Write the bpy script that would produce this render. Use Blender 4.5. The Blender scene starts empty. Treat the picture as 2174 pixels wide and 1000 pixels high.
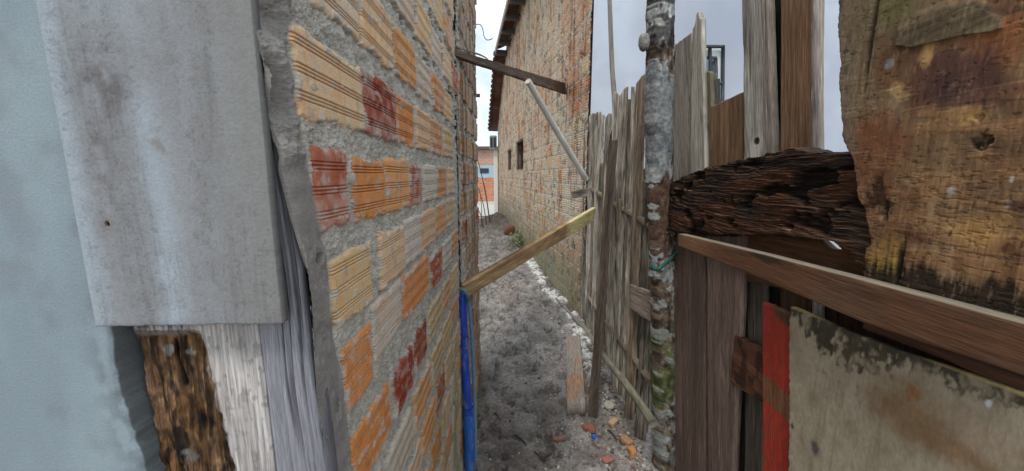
import bpy, math, random
import numpy as np
from mathutils import Vector
random.seed(7)
# ------------------------------------------------------------------ camera, world, sun, exposure
H = 1.62                       # eye height above the alley floor
F = 800.0                      # focal length in photo pixels (2174 wide)
TH = math.atan(127 / F)        # downward pitch
scn = bpy.context.scene
C = scn.collection
cd = bpy.data.cameras.new('camera'); cam = bpy.data.objects.new('camera', cd); C.objects.link(cam)
cd.sensor_width = 36; cd.lens = 36 * F / 2174; cd.clip_start = 0.01; cd.clip_end = 500
cam.location = (0, 0, H); cam.rotation_euler = (math.pi / 2 - TH, 0, 0)
scn.camera = cam
SUN_EL, SUN_AZ = 58, 200
w = bpy.data.worlds.new('World'); scn.world = w; w.use_nodes = True
nt = w.node_tree; nt.nodes.clear()
N = nt.nodes.new; L = nt.links.new
out = N('ShaderNodeOutputWorld'); bg = N('ShaderNodeBackground'); bg.inputs[1].default_value = 0.11
sky = N('ShaderNodeTexSky'); sky.sky_type = 'NISHITA'; sky.sun_disc = False
sky.sun_elevation = math.radians(SUN_EL); sky.sun_rotation = math.radians(SUN_AZ)
tc = N('ShaderNodeTexCoord'); no = N('ShaderNodeTexNoise'); no.inputs['Scale'].default_value = 3.2
no.inputs['Detail'].default_value = 6; no.inputs['Roughness'].default_value = .55
mp = N('ShaderNodeMapping'); mp.inputs['Scale'].default_value = (1, 1, 2.2); mp.inputs['Location'].default_value = (3.1, .4, 0)
rmp = N('ShaderNodeMapRange'); rmp.inputs[1].default_value = .38; rmp.inputs[2].default_value = .62
rmp.inputs[3].default_value = .45; rmp.inputs[4].default_value = .97
mx = N('ShaderNodeMix'); mx.data_type = 'RGBA'; mx.inputs[7].default_value = (8.9, 9.7, 10.0, 1)
L(tc.outputs['Generated'], mp.inputs[0]); L(mp.outputs[0], no.inputs['Vector']); L(no.outputs[0], rmp.inputs[0])
L(rmp.outputs[0], mx.inputs[0]); L(sky.outputs[0], mx.inputs[6]); L(mx.outputs[2], bg.inputs[0]); L(bg.outputs[0], out.inputs[0])
sl = bpy.data.lights.new('sun', 'SUN'); so = bpy.data.objects.new('sun', sl); C.objects.link(so)
sl.energy = 1.3; sl.angle = math.radians(11); sl.color = (1, .96, .9)
so.rotation_euler = (math.radians(90 - SUN_EL), 0, math.radians(180 - SUN_AZ))
scn.view_settings.view_transform = 'Standard'; scn.view_settings.look = 'None'
scn.view_settings.gamma = 1; scn.view_settings.exposure = 0.42

# ------------------------------------------------------------------ numpy noise
def hsh(ix, iy, s):
    h = (ix.astype(np.int64) * 374761393 + iy.astype(np.int64) * 668265263 + int(s) * 1442695041) & 0xffffffff
    h = ((h ^ (h >> 13)) * 1274126177) & 0xffffffff
    h = ((h ^ (h >> 15)) * 2246822519) & 0xffffffff
    return ((h ^ (h >> 16)) & 0xffffff) / float(0xffffff)
def vn(x, y, s=0):
    x = np.asarray(x, float); y = np.asarray(y, float); x, y = np.broadcast_arrays(x, y)
    ix = np.floor(x); iy = np.floor(y); fx = x - ix; fy = y - iy
    fx = fx * fx * (3 - 2 * fx); fy = fy * fy * (3 - 2 * fy)
    a = hsh(ix, iy, s); b = hsh(ix + 1, iy, s); c = hsh(ix, iy + 1, s); d = hsh(ix + 1, iy + 1, s)
    return (a * (1 - fx) + b * fx) * (1 - fy) + (c * (1 - fx) + d * fx) * fy
def fbm(x, y, s=0, o=4, g=.5):
    t = 0; a = 1; n = 0
    for i in range(o):
        t = t + a * vn(x * 2 ** i + 17.3 * i, y * 2 ** i - 9.1 * i, s + i * 31); n += a; a *= g
    return t / n
def ss(a, b, x): t = np.clip((x - a) / (b - a), 0, 1); return t * t * (3 - 2 * t)
def rgb(h):
    v = [int(h[i:i + 2], 16) / 255 for i in (0, 2, 4)]
    return np.array([c / 12.92 if c <= .04045 else ((c + .055) / 1.055) ** 2.4 for c in v])
def mixc(a, b, t): return a * (1 - t[..., None]) + b * t[..., None]
def pal(t, cols):
    t = np.clip(t, 0, .9999) * (len(cols) - 1); i = t.astype(int); f = (t - i)[..., None]
    c = np.array(cols); return c[i] * (1 - f) + c[i + 1] * f

# ------------------------------------------------------------------ photo point on a real plane of the place
def pt(px, py, ax, val):
    u = px - 1087; v = py - 500
    d = (u, F * math.cos(TH) - v * math.sin(TH), -F * math.sin(TH) - v * math.cos(TH))
    t = val / d[0] if ax == 'x' else val / d[1] if ax == 'y' else (val - H) / d[2]
    return np.array([d[0] * t, d[1] * t, H + d[2] * t])

# ------------------------------------------------------------------ materials
MATS = {}
def mat(name, rough=.85, grain=None, amt=.5, bump=.25, scale=120, bdist=.002, spec=.25):
    if name in MATS: return MATS[name]
    m = bpy.data.materials.new(name); m.use_nodes = True; t = m.node_tree; n = t.nodes.new; l = t.links.new
    b = t.nodes['Principled BSDF']; b.inputs['Roughness'].default_value = rough
    b.inputs['Specular IOR Level'].default_value = spec
    a = n('ShaderNodeAttribute'); a.attribute_name = 'Col'
    p = n('ShaderNodeAttribute'); p.attribute_name = 'loc'
    mpp = n('ShaderNodeMapping'); mpp.inputs['Scale'].default_value = grain if grain else (scale, scale, scale)
    ns = n('ShaderNodeTexNoise'); ns.inputs['Scale'].default_value = 1; ns.inputs['Detail'].default_value = 5
    ns.inputs['Roughness'].default_value = .65
    l(p.outputs['Vector'], mpp.inputs[0]); l(mpp.outputs[0], ns.inputs['Vector'])
    mr = n('ShaderNodeMapRange'); mr.inputs[1].default_value = .3; mr.inputs[2].default_value = .7
    mr.inputs[3].default_value = 1 - amt; mr.inputs[4].default_value = 1 + amt
    l(ns.outputs[0], mr.inputs[0])
    vm = n('ShaderNodeVectorMath'); vm.operation = 'SCALE'; l(a.outputs['Color'], vm.inputs[0]); l(mr.outputs[0], vm.inputs['Scale'])
    l(vm.outputs[0], b.inputs['Base Color'])
    bu = n('ShaderNodeBump'); bu.inputs['Strength'].default_value = bump * 3 if bump < .33 else 1; bu.inputs['Distance'].default_value = bdist
    l(ns.outputs[0], bu.inputs['Height']); l(bu.outputs[0], b.inputs['Normal'])
    MATS[name] = m; return m
WOOD = mat('weathered_wood', .9, (260, 12, 9), .55, .3)
WOODW = mat('wood_close', .8, (420, 26, 9), .38, .3, bdist=.0012)
WOODP = mat('sheet_wood', .8, (230, 60, 9), .28, .2, bdist=.0008)
PANL = mat('painted_ply', .75, (130, 70, 9), .16, .2, bdist=.0006)
WOODX = mat('wood_across', .8, (12, 260, 9), .45, .3)
MINE = mat('mineral', .93, None, .38, .3, 170, .002)
MINC = mat('mineral_coarse', .95, None, .4, .3, 60, .006)
BRIK = mat('fired_clay', .9, None, .22, .2, 300, .0007)
PLAS = mat('plaster', .9, None, .10, .3, 330, .0008)
PAIN = mat('painted', .6, None, .18, .2, 90, .001)
PVC = mat('pvc', .38, None, .12, .1, 60, .0006, .5)
META = mat('metal', .5, None, .2, .1, 200, .0006, .5)

# ------------------------------------------------------------------ mesh builders
def link(name, V, Q, col, loc, m, parent=None, smooth=True, origin=None):
    V = np.asarray(V, float).reshape(-1, 3); Q = np.asarray(Q, int)
    if origin is None:
        origin = np.array([(V[:, 0].min() + V[:, 0].max()) / 2, (V[:, 1].min() + V[:, 1].max()) / 2, V[:, 2].min()])
    if parent is not None: origin = np.array(parent.location)
    me = bpy.data.meshes.new(name); me.vertices.add(len(V)); me.vertices.foreach_set('co', (V - origin).ravel().astype(np.float32))
    k = Q.shape[1]; me.loops.add(Q.size); me.loops.foreach_set('vertex_index', Q.ravel().astype(np.int32))
    me.polygons.add(len(Q)); me.polygons.foreach_set('loop_start', (np.arange(len(Q)) * k).astype(np.int32))
    me.polygons.foreach_set('loop_total', np.full(len(Q), k, np.int32))
    me.polygons.foreach_set('use_smooth', np.full(len(Q), smooth))
    me.update(calc_edges=True)
    col = np.broadcast_to(np.asarray(col, float), (len(V), 3))
    ca = me.attributes.new('Col', 'FLOAT_COLOR', 'POINT'); ca.data.foreach_set('color', np.c_[np.clip(col, 0, 1), np.ones(len(V))].ravel().astype(np.float32))
    lo = V if loc is None else np.asarray(loc, float).reshape(-1, 3)
    la = me.attributes.new('loc', 'FLOAT_VECTOR', 'POINT'); la.data.foreach_set('vector', lo.ravel().astype(np.float32))
    me.materials.append(m)
    o = bpy.data.objects.new(name, me); C.objects.link(o)
    if parent is None: o.location = Vector(origin)
    else: o.parent = parent
    return o
def tag(o, label=None, cat=None, group=None, kind=None):
    if label: o['label'] = label
    if cat: o['category'] = cat
    if group: o['group'] = group
    if kind: o['kind'] = kind
    return o
def empty(name, loc, label, cat, group=None):
    o = bpy.data.objects.new(name, None); C.objects.link(o); o.location = Vector(loc); o.empty_display_size = .1
    return tag(o, label, cat, group)
def gridq(nv, nu, off=0, flip=False):
    i = np.arange((nv - 1) * (nu - 1)); r = i // (nu - 1); c = i % (nu - 1); a = r * nu + c + off
    q = np.stack([a, a + 1, a + 1 + nu, a + nu], 1)
    return q[:, ::-1] if flip else q
def closed(front, back):
    """closed slab from two equal grids (nv,nu,3); returns verts, quads"""
    nv, nu = front.shape[:2]; n = nv * nu
    V = np.concatenate([front.reshape(-1, 3), back.reshape(-1, 3)])
    Q = [gridq(nv, nu), gridq(nv, nu, n, True)]
    ring = np.concatenate([np.arange(nu), np.arange(1, nv) * nu + nu - 1, (nv - 1) * nu + np.arange(nu - 2, -1, -1), np.arange(nv - 2, 0, -1) * nu])
    r2 = np.roll(ring, -1)
    Q.append(np.stack([ring, ring + n, r2 + n, r2], 1))
    return V, np.concatenate(Q)
SEED = [100]
def wood(a, b, s, cols, kx=1., con=1.6, crack=.5):
    wa = a + .012 * (fbm(b * 4, a * 3, s, 2) - .5) * 2
    g1 = fbm(wa * 90 * kx, b * 4, s + 1, 3); g2 = fbm(wa * 330 * kx, b * 14, s + 2, 3); g3 = fbm(a * 14, b * 5, s + 3, 3)
    t = .5 + con * ((.42 * g1 + .28 * g2 + .3 * g3) - .5)
    c = pal(t, cols)
    cr = 1 - ss(.0, .05, np.abs(fbm(wa * 34 * kx, b * 1.1, s + 5, 2) - .5)); cr = cr * ss(.55 - .25 * crack, .75, fbm(wa * 12, b * 2.2, s + 6, 2)) * crack
    c = c * (1 - .8 * cr[..., None])
    return c, (g1 - .5) * .003 + (g2 - .5) * .0012 - cr * .004
def slab(name, cor, thick, cols, parent=None, n=(30, 80), m=WOOD, edge=.004, top=None, bot=None, stain=None, seed=None, kx=1., con=1.6,
         crack=.5, amp=1., across=False, warp=0.0, disp=None, jag=.004, rimd=.0025):
    """board whose front face has world corners cor = bl, br, tr, tl"""
    if seed is None: SEED[0] += 13; seed = SEED[0]
    bl, br, tr, tl = [np.asarray(p, float) for p in cor]
    W = np.linalg.norm(br - bl); Hh = np.linalg.norm(tl - bl); nu, nv = n
    u = np.linspace(0, 1, nu); v = np.linspace(0, 1, nv); U, Vv = np.meshgrid(u, v)
    B = Vv * Hh; A = U * W
    # ragged sides and ends
    e1 = (fbm(B[:, 0] * 9, 0 * B[:, 0], seed + 7, 4) - .5) * 2 * edge; e2 = (fbm(B[:, 0] * 9, 0 * B[:, 0] + 5, seed + 8, 4) - .5) * 2 * edge
    A = A + e1[:, None] * (1 - U) + e2[:, None] * U
    tp = (top(u) if top is not None else 0 * u) + (fbm(A[0] * 60, 0 * u, seed + 9, 3) - .5) * 2 * jag
    bt = (bot(u) if bot is not None else 0 * u) + (fbm(A[0] * 60, 0 * u + 3, seed + 10, 3) - .5) * 2 * jag
    B = bt[None, :] + (Hh + tp - bt)[None, :] * Vv
    nrm = np.cross(br - bl, tl - bl); nrm /= np.linalg.norm(nrm)
    P = (bl * (1 - U[..., None]) + br * U[..., None]) * (1 - (B / Hh)[..., None]) + (tl * (1 - U[..., None]) + tr * U[..., None]) * (B / Hh)[..., None]
    P = P + ((br - bl) / W) * (A - U * W)[..., None]
    if across: c, d = wood(B, A, seed, cols, kx, con, crack)
    else: c, d = wood(A, B, seed, cols, kx, con, crack)
    if disp is not None: d = d + disp(P, A, B)
    if stain is not None:
        r = stain(P, A, B, c)
        if isinstance(r, tuple): c, d2 = r; d = d + d2
        else: c = r
    d = d * amp + warp * (fbm(B * 1.3, A * 2, seed + 11, 2) - .5)
    rim = np.minimum(np.minimum(U * W, (1 - U) * W), np.minimum(Vv, 1 - Vv) * Hh)
    d = d - rimd * np.exp(-rim / .002)
    Fp = P + nrm * d[..., None]; Bk = P - nrm * thick + nrm * (warp * (fbm(B * 1.3, A * 2, seed + 11, 2) - .5))[..., None]
    V, Q = closed(Fp, Bk)
    cc = np.concatenate([c.reshape(-1, 3), c.reshape(-1, 3) * .8])
    lf = np.stack([A, B, np.full_like(A, seed * .37)], -1).reshape(-1, 3); lb = lf + np.array([thick, 0, thick * 6])
    return link(name, V, Q, cc, np.concatenate([lf, lb]), m, parent)
def tube(name, pts, rad, cols, parent=None, m=WOOD, nseg=14, ns=40, rough=.06, seed=None, colfn=None, square=0, caps=True):
    if seed is None: SEED[0] += 13; seed = SEED[0]
    pts = np.array(pts, float); rad = np.atleast_1d(np.array(rad, float))
    if len(rad) == 1: rad = np.repeat(rad, len(pts))
    k = len(pts); s = np.concatenate([[0], np.cumsum(np.linalg.norm(np.diff(pts, axis=0), axis=1))]); S = np.linspace(0, s[-1], ns)
    # smooth (Catmull-Rom) centreline
    if k > 2:
        idx = np.clip(np.searchsorted(s, S, 'right') - 1, 0, k - 2); t = ((S - s[idx]) / (s[idx + 1] - s[idx]))[:, None]
        p0 = pts[np.maximum(idx - 1, 0)]; p1 = pts[idx]; p2 = pts[idx + 1]; p3 = pts[np.minimum(idx + 2, k - 1)]
        ctr = .5 * (2 * p1 + (p2 - p0) * t + (2 * p0 - 5 * p1 + 4 * p2 - p3) * t ** 2 + (3 * p1 - p0 - 3 * p2 + p3) * t ** 3)
    else: ctr = pts[0] + (pts[1] - pts[0]) * (S / s[-1])[:, None]
    R = np.interp(S, s, rad); T = np.gradient(ctr, axis=0); T /= np.linalg.norm(T, axis=1)[:, None]
    ref = np.array([1., 0, 0]) if abs(T[0][0]) < .8 else np.array([0, 1., 0])
    X = np.cross(T, ref); X /= np.linalg.norm(X, axis=1)[:, None]; Y = np.cross(T, X)
    th = np.linspace(0, 2 * np.pi, nseg + 1); TT, SS = np.meshgrid(th, S)
    a = np.cos(TT); b = np.sin(TT)
    rr = R[:, None] * (1 + rough * 2 * ((fbm(a * 2.2 + 5, SS * 9 + b * 2.2, seed, 4)) - .5))
    if square: 
        q = 1 / np.maximum(np.abs(a), np.abs(b)); rr = rr * (1 + (q - 1) * square)
    P = ctr[:, None, :] + X[:, None, :] * (a * rr)[..., None] + Y[:, None, :] * (b * rr)[..., None]
    A = TT * R.mean(); 
    if colfn is None: c, _ = wood(A, SS, seed, cols)
    else: c = colfn(P, A, SS)
    V = [P.reshape(-1, 3)]; Q = [gridq(ns, nseg + 1, 0, True)]; cc = [c.reshape(-1, 3)]; lo = [np.stack([A, SS, A * 0 + seed], -1).reshape(-1, 3)]
    if caps:
        base = ns * (nseg + 1)
        for e, row in ((0, 0), (1, ns - 1)):
            V.append(ctr[row][None]); cc.append(c[row].mean(0)[None] * 1.1); lo.append(np.array([[0, 0, seed]]))
            i = row * (nseg + 1) + np.arange(nseg); cen = np.full(nseg, base + e)
            q = np.stack([cen, cen, i + 1, i], 1) if e == 0 else np.stack([cen, cen, i, i + 1], 1)
            Q.append(q)
    return linkq(name, np.concatenate(V), np.concatenate(Q), np.concatenate(cc), np.concatenate(lo), m, parent)
def linkq(name, V, Q, c, lo, m, parent=None, **k):
    """quads that may be triangles (first two indices equal)"""
    deg = Q[:, 0] == Q[:, 1]
    if not deg.any(): return link(name, V, Q, c, lo, m, parent, **k)
    add = len(V); tri = Q[deg]; V2 = list(V); Q = Q.copy()
    # split a triangle into a quad by inserting the midpoint of its outer edge
    mids = (V[tri[:, 2]] + V[tri[:, 3]]) / 2; idx = add + np.arange(len(tri))
    Q[deg] = np.stack([tri[:, 0], tri[:, 2], idx, tri[:, 3]], 1)
    return link(name, np.concatenate([V, mids]), Q, np.concatenate([c, (c[tri[:, 2]] + c[tri[:, 3]]) / 2]),
                np.concatenate([lo, (lo[tri[:, 2]] + lo[tri[:, 3]]) / 2]), m, parent, **k)
def boxes(name, lst, col, m, parent=None, smooth=False, jit=.0):
    """several boxes (centre, size, rotz, rotx) of one thing in one mesh"""
    V = []; Q = []; k = 0
    for it in lst:
        c, s = np.array(it[0], float), np.array(it[1], float); rz = it[2] if len(it) > 2 else 0
        p = np.array([[x, y, z] for z in (-.5, .5) for y in (-.5, .5) for x in (-.5, .5)]) * s
        cz, sz = math.cos(rz), math.sin(rz); p = np.c_[p[:, 0] * cz - p[:, 1] * sz, p[:, 0] * sz + p[:, 1] * cz, p[:, 2]] + c
        V.append(p); Q.append(np.array([[0, 2, 3, 1], [4, 5, 7, 6], [0, 1, 5, 4], [2, 6, 7, 3], [0, 4, 6, 2], [1, 3, 7, 5]]) + k); k += 8
    V = np.concatenate(V); V = V + (np.random.RandomState(3).rand(*V.shape) - .5) * jit
    o = link(name, V, np.concatenate(Q), col, None, m, parent, smooth)
    bv = o.modifiers.new('bevel', 'BEVEL'); bv.width = min(min(abs(x) for x in it[1]) for it in lst) * .12; bv.segments = 2
    return o
def rock(name, c, size, col, m=MINE, parent=None, seed=0, flat=1., n=14, rz=0, boxy=.5):
    th = np.linspace(0, 2 * np.pi, n * 2 + 1); ph = np.linspace(.001, np.pi - .001, n); T, P_ = np.meshgrid(th, ph)
    d = np.stack([np.cos(T) * np.sin(P_), np.sin(T) * np.sin(P_), -np.cos(P_)], -1)
    q = 1 / np.maximum(np.maximum(np.abs(d[..., 0]), np.abs(d[..., 1])), np.abs(d[..., 2]))
    r = (1 + (q - 1) * boxy) * (1 + .35 * (fbm(d[..., 0] * 2 + seed, d[..., 1] * 2 + d[..., 2] * 2, seed, 3) - .5))
    p = d * r[..., None] * np.array(size) / 2; cz, sz = math.cos(rz), math.sin(rz)
    p = np.stack([p[..., 0] * cz - p[..., 1] * sz, p[..., 0] * sz + p[..., 1] * cz, p[..., 2]], -1) + np.array(c) + np.array([0, 0, size[2] * .35])
    cc = np.array(col) * (.75 + .5 * fbm(p[..., 0] * 60, p[..., 1] * 60 + p[..., 2] * 40, seed + 3, 3))[..., None]
    return link(name, p.reshape(-1, 3), gridq(n, n * 2 + 1, 0, False), cc.reshape(-1, 3), None, m, parent)
def blob(y, z, cy, cz, ry, rz, s=1, w=.5, soft=.35, fr=1.):
    d = np.sqrt(((y - cy) / ry) ** 2 + ((z - cz) / rz) ** 2) + w * 2 * (fbm(y / ry * 1.3 * fr + s, z / rz * 1.3 * fr, s, 4) - .5)
    return 1 - ss(1 - soft, 1 + soft, d)
def edges_nu(segs):
    return np.unique(np.concatenate([np.linspace(a, b, n) for a, b, n in segs]))
#PARTS
# ------------------------------------------------------------------ brickwork
ORANGE = [rgb('d48c52'), rgb('dd9f66'), rgb('cf9262')]; RED = [rgb('9c4630'), rgb('b25c3c')]
PEACH = [rgb('e0bd97'), rgb('dcb48d'), rgb('d8bda2')]; PALE = [rgb('d0bfae'), rgb('cfc4b6'), rgb('c9bba6')]; YEL = [rgb('dab98a'), rgb('d0b083')]
DEEP = [rgb('8a3a22'), rgb('94422a')]
MORT = rgb('b9b5ae')
def bhash(i, j, s): return hsh(np.asarray(i) + 1000, np.asarray(j) + 1000, s)
def grooves(hz):
    g = 0
    for c in (.2, .5, .8):
        for o in (-.046, 0, .046): g = np.maximum(g, np.exp(-((hz - c - o) / .0088) ** 2))
    return g
def wall_grid(svals, tvals, toa, zmax, zmin=-.12):
    """adaptive grid: columns at distances 1/s, rows fanning out from eye height"""
    S, T = np.meshgrid(svals, tvals); D = 1 / S
    Z = np.clip(H + T * D, zmin, zmax); return D, Z
# --- near brick wall on the left, x = -0.27
rowb = lambda k: 1.697 - .157 * k        # bottom of course k (0 = course whose face is at eye height + .1)
near = {
 -1: [(.556, .718, PEACH[2]), (.725, .905, PEACH[0]), (.93, 1.12, ORANGE[1]), (1.14, 1.33, PALE[0]), (1.35, 1.55, ORANGE[2]), (1.57, 1.77, PEACH[1])],
 0: [(.496, .717, PEACH[0]), (.719, .912, RED[0]), (.916, 1.08, ORANGE[0]), (1.09, 1.27, PEACH[1]), (1.30, 1.50, ORANGE[2]), (1.53, 1.75, YEL[1])],
 1: [(.517, .630, RED[1]), (.650, .813, ORANGE[0]), (.818, 1.0, ORANGE[1]), (1.0, 1.13, RED[1]), (1.16, 1.35, PALE[1]), (1.38, 1.57, ORANGE[2]), (1.6, 1.8, PEACH[0])],
 2: [(.545, .703, YEL[0]), (.757, .93, PEACH[0]), (.937, 1.10, PALE[1]), (1.108, 1.32, PEACH[1]), (1.35, 1.55, ORANGE[1]), (1.57, 1.8, YEL[1])],
 3: [(.566, .688, ORANGE[0]), (.695, .885, PALE[0]), (.90, 1.19, ORANGE[0]), (1.22, 1.42, RED[1]), (1.45, 1.64, PALE[1]), (1.66, 1.84, ORANGE[2])],
 4: [(.575, .775, ORANGE[0]), (.80, .965, RED[0]), (.99, 1.14, DEEP[1]), (1.17, 1.4, YEL[1]), (1.43, 1.6, ORANGE[1]), (1.63, 1.84, YEL[0])],
 5: [(.52, .70, ORANGE[2]), (.72, .92, PALE[2]), (.95, 1.15, ORANGE[1]), (1.18, 1.38, YEL[1]), (1.4, 1.6, YEL[0]), (1.63, 1.84, ORANGE[2])]}
row_off = {3: .028}
rs = np.random.RandomState(5)
allc = PEACH + ORANGE + PALE + YEL + [RED[1]]
bricks = []
for k in range(-11, 12):
    lst = near.get(k)
    if lst is None:
        a = .5 + rs.rand() * .1; lst = []
        while a < 1.9: b = a + .17 + .05 * rs.rand(); lst.append((a, b, allc[rs.randint(len(allc))])); a = b + .012 + .02 * rs.rand()
    for n_, (a0, a1, c) in enumerate(lst):
        zo = .02 * (a0 - .56) if k >= 2 else 0
        if k == 3 and n_ in (1, 2): zo = .03
        bricks.append((a0, a1, rowb(k) + zo - (.012 if k > 3 else 0), .112 + .008 * rs.rand(), np.array(c), rs.randint(9999)))
def left_wall(name, svals, tvals, bl, x0, zmax, seed, weather):
    D, Z = wall_grid(svals, tvals, None, zmax)
    wz = Z + .009 * (fbm(D * 26, Z * 26, seed, 4) - .5) * 2 + .003 * (fbm(D * 120, Z * 120, seed + 1, 2) - .5) * 2
    wa = D + .009 * (fbm(D * 26, Z * 26, seed + 2, 4) - .5) * 2 + .003 * (fbm(D * 120, Z * 120, seed + 3, 2) - .5) * 2
    n1 = fbm(D * 45, Z * 45, seed + 4, 4); n2 = fbm(D * 190, Z * 190, seed + 5, 4, .65); n3 = fbm(D * 9, Z * 9, seed + 6, 3)
    mh = -.008 + .013 * (n1 - .35) + .008 * (n2 - .5) + .006 * np.abs(fbm(D * 75, Z * 75, seed + 8, 3) - .5) * ss(.4, .6, n3)
    col = MORT * (.60 + .55 * n1 + .5 * (n2 - .5))[..., None] * mixc(np.array([1, 1, 1.]), np.array([1.06, 1.0, .93]), n3)
    pit = ss(.66, .8, n2) * 1.; col = col * (1 - .45 * pit[..., None]); mh = mh - .003 * pit
    up = ss(1.85, 2.2, Z + .2 * (D - .8)); ck = ss(.57, .63, fbm(D * 22, Z * 60, seed + 9, 4)) * up; mh = mh - .012 * ck; col = col * (1 - .6 * ck)[..., None]
    h = mh.copy()
    for (a0, a1, zb, hh, c, sd) in bl:
        m = (wa > a0 - .004) & (wa < a1 + .004) & (wz > zb - .004) & (wz < zb + hh + .004)
        if not m.any(): continue
        a, z = wa[m], wz[m]; rd = np.minimum(np.minimum(a - a0, a1 - a), np.minimum(z - zb, zb + hh - z))
        ins = rd > 0; hz = (Z[m] - zb) / hh + .004 * np.sin(D[m] * 21 + sd) + (sd % 5 - 2) * .012
        g = grooves(hz); tilt = (sd % 7 - 3) * .0006
        bh = .002 + tilt * 1.5 - .0030 * g - .005 * np.exp(-np.maximum(rd, 0) / .0025) + .0009 * (n1[m] - .5)
        st = fbm(D[m] * 5 + sd, Z[m] * 90, sd, 3); pa = fbm(D[m] * 28 + sd, Z[m] * 28, sd + 1, 3)
        cc = c * (.80 + .22 * st + .14 * pa)[..., None]
        oth = ORANGE[0] if sd % 3 else PALE[1]
        cc = mixc(cc, np.broadcast_to(oth, cc.shape), .34 * ss(.45, .75, pa))
        cc = mixc(cc, cc * np.array([.45, .30, .25]), .75 * g * (0.5 + .5 * ss(.3, .6, st)))
        sp = ss(.6, .78, fbm(D[m] * 70, Z[m] * 70, sd + 2, 3)) * .55 + (weather + .35 * ss(1.85, 2.3, Z[m]) + .25 * ss(1.2, 1.8, D[m])) * ss(.35, .75, n3[m] * .6 + .4 * pa)
        cc = mixc(cc, np.broadcast_to(MORT * .95, cc.shape), np.clip(sp, 0, .85))
        sm = ss(.020, .002, rd + .012 * (n1[m] - .5)) * ss(.56, .66, fbm(D[m] * 34 + 7, Z[m] * 34, sd % 17, 4)); sm = np.maximum(sm, .7 * ss(.70, .76, fbm(D[m] * 24, Z[m] * 50, 991, 4))); cc = mixc(cc, MORT * (.75 + .5 * n2[m])[..., None], sm * .9); bh = bh + .0022 * sm + .002 * sm * (n2[m] - .5)
        sc = ss(.62, .72, fbm(D[m] * 90, Z[m] * 40, sd + 5, 4)); cc = cc * (1 - .16 * sc)[..., None]
        hm = h[m]; hm[ins] = bh[ins]; h[m] = hm
        cm = col[m]; cm[ins] = cc[ins]; col[m] = cm
    return D, Z, h, col, n1, n2, n3
def sgrid(s0, s1, n): return np.linspace(s0, s1, n)
TV = np.unique(np.concatenate([np.linspace(-3.8, -.92, 90), np.linspace(-.92, .46, 1050), np.linspace(.46, 4.2, 60)]))
root = empty('brick_wall', (-.33, 1.2, 0), 'near brick wall of ridged orange and pale bricks with thick rough grey mortar, behind the grey boards', 'wall')
D, Z, h, col, n1, n2, n3 = left_wall('w', 1 / np.linspace(1, 1, 1) * sgrid(1 / .452, 1 / 1.95, 360), TV, bricks, -.27, 3.3, 11, .12)
# rough cement smear at the wall's near end
first = np.interp(Z, [1.05, 1.2, 1.3, 1.38, 1.5, 1.545, 1.6, 1.665, 1.70, 1.80, 1.9], [.575, .572, .563, .545, .543, .53, .52, .51, .496, .497, .55]) + .006 * (fbm(Z * 40, 0 * Z, 77, 3) - .5)
mg = ss(0.003, -.003, D - first); lo_ = np.interp(Z, [1.2, 1.5, 1.62, 1.8], [.489, .489, .475, .4545]); rec = ss(.50, .46, D) * ss(1.45, 1.65, Z)
big = fbm(D * 26 + 3, Z * 16, 81, 3); low = ss(1.66, 1.62, Z)
fl = fbm(D * 60 + 3, Z * 45 + D * 20, 83, 4); rid = np.abs(fl - .5) * 2
lump = fbm(D * 40, Z * 30, 84, 2)
hm = low * (-.006 + .004 * big + .004 * rid * ss(.4, .6, big)) + (1 - low) * (-.006 + .030 * (lump - .42) + .005 * (n2 - .5)) 
hole = blob(D, Z, .512, 1.652, .007, .007, 3); crk = blob(D, Z, .545, 1.262, .004, .012, 5); pit2 = blob(D, Z, .522, 1.505, .008, .008, 8)
hm = hm - .02 * hole - .014 * crk - .008 * pit2
cm = rgb('8b8681') * (.66 + .5 * n1 + .25 * (n2 - .5) + .25 * rid * (big > .5))[..., None]
cm = cm * (1 - .8 * np.maximum(hole, .8 * crk))[..., None]; cm = cm * (1 - .5 * pit2[..., None])
col = mixc(col, cm, mg); h = h * (1 - mg) + hm * mg - .016 * rec; D = np.maximum(D, lo_)
# moss and dirt low down towards the far end
gm = ss(1.3, .5, Z) * ss(1.0, 1.5, D) * ss(.35, .7, fbm(D * 14, Z * 3, 91, 3))
col = mixc(col, np.broadcast_to(rgb('77803f'), col.shape) * (.6 + .8 * n1)[..., None], .6 * gm)
X = -.27 + h - .0 * ss(1.9, 1.92, D)
link('brick_face', np.stack([X, D, Z], -1), gridq(*D.shape), col.reshape(-1, 3), np.stack([D, Z, D * 0], -1), BRIK, root)
def wall_body(par, x, y0, y1, z1, c, th=.13):
    boxes('wall_core', [((x - .008 - th / 2, (y0 + y1) / 2, z1 / 2 - .06), (th, y1 - y0, z1 + .1))], c, MINC, par)
wall_body(root, -.292, .5, 1.92, 3.28, MORT * .6)
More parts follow.
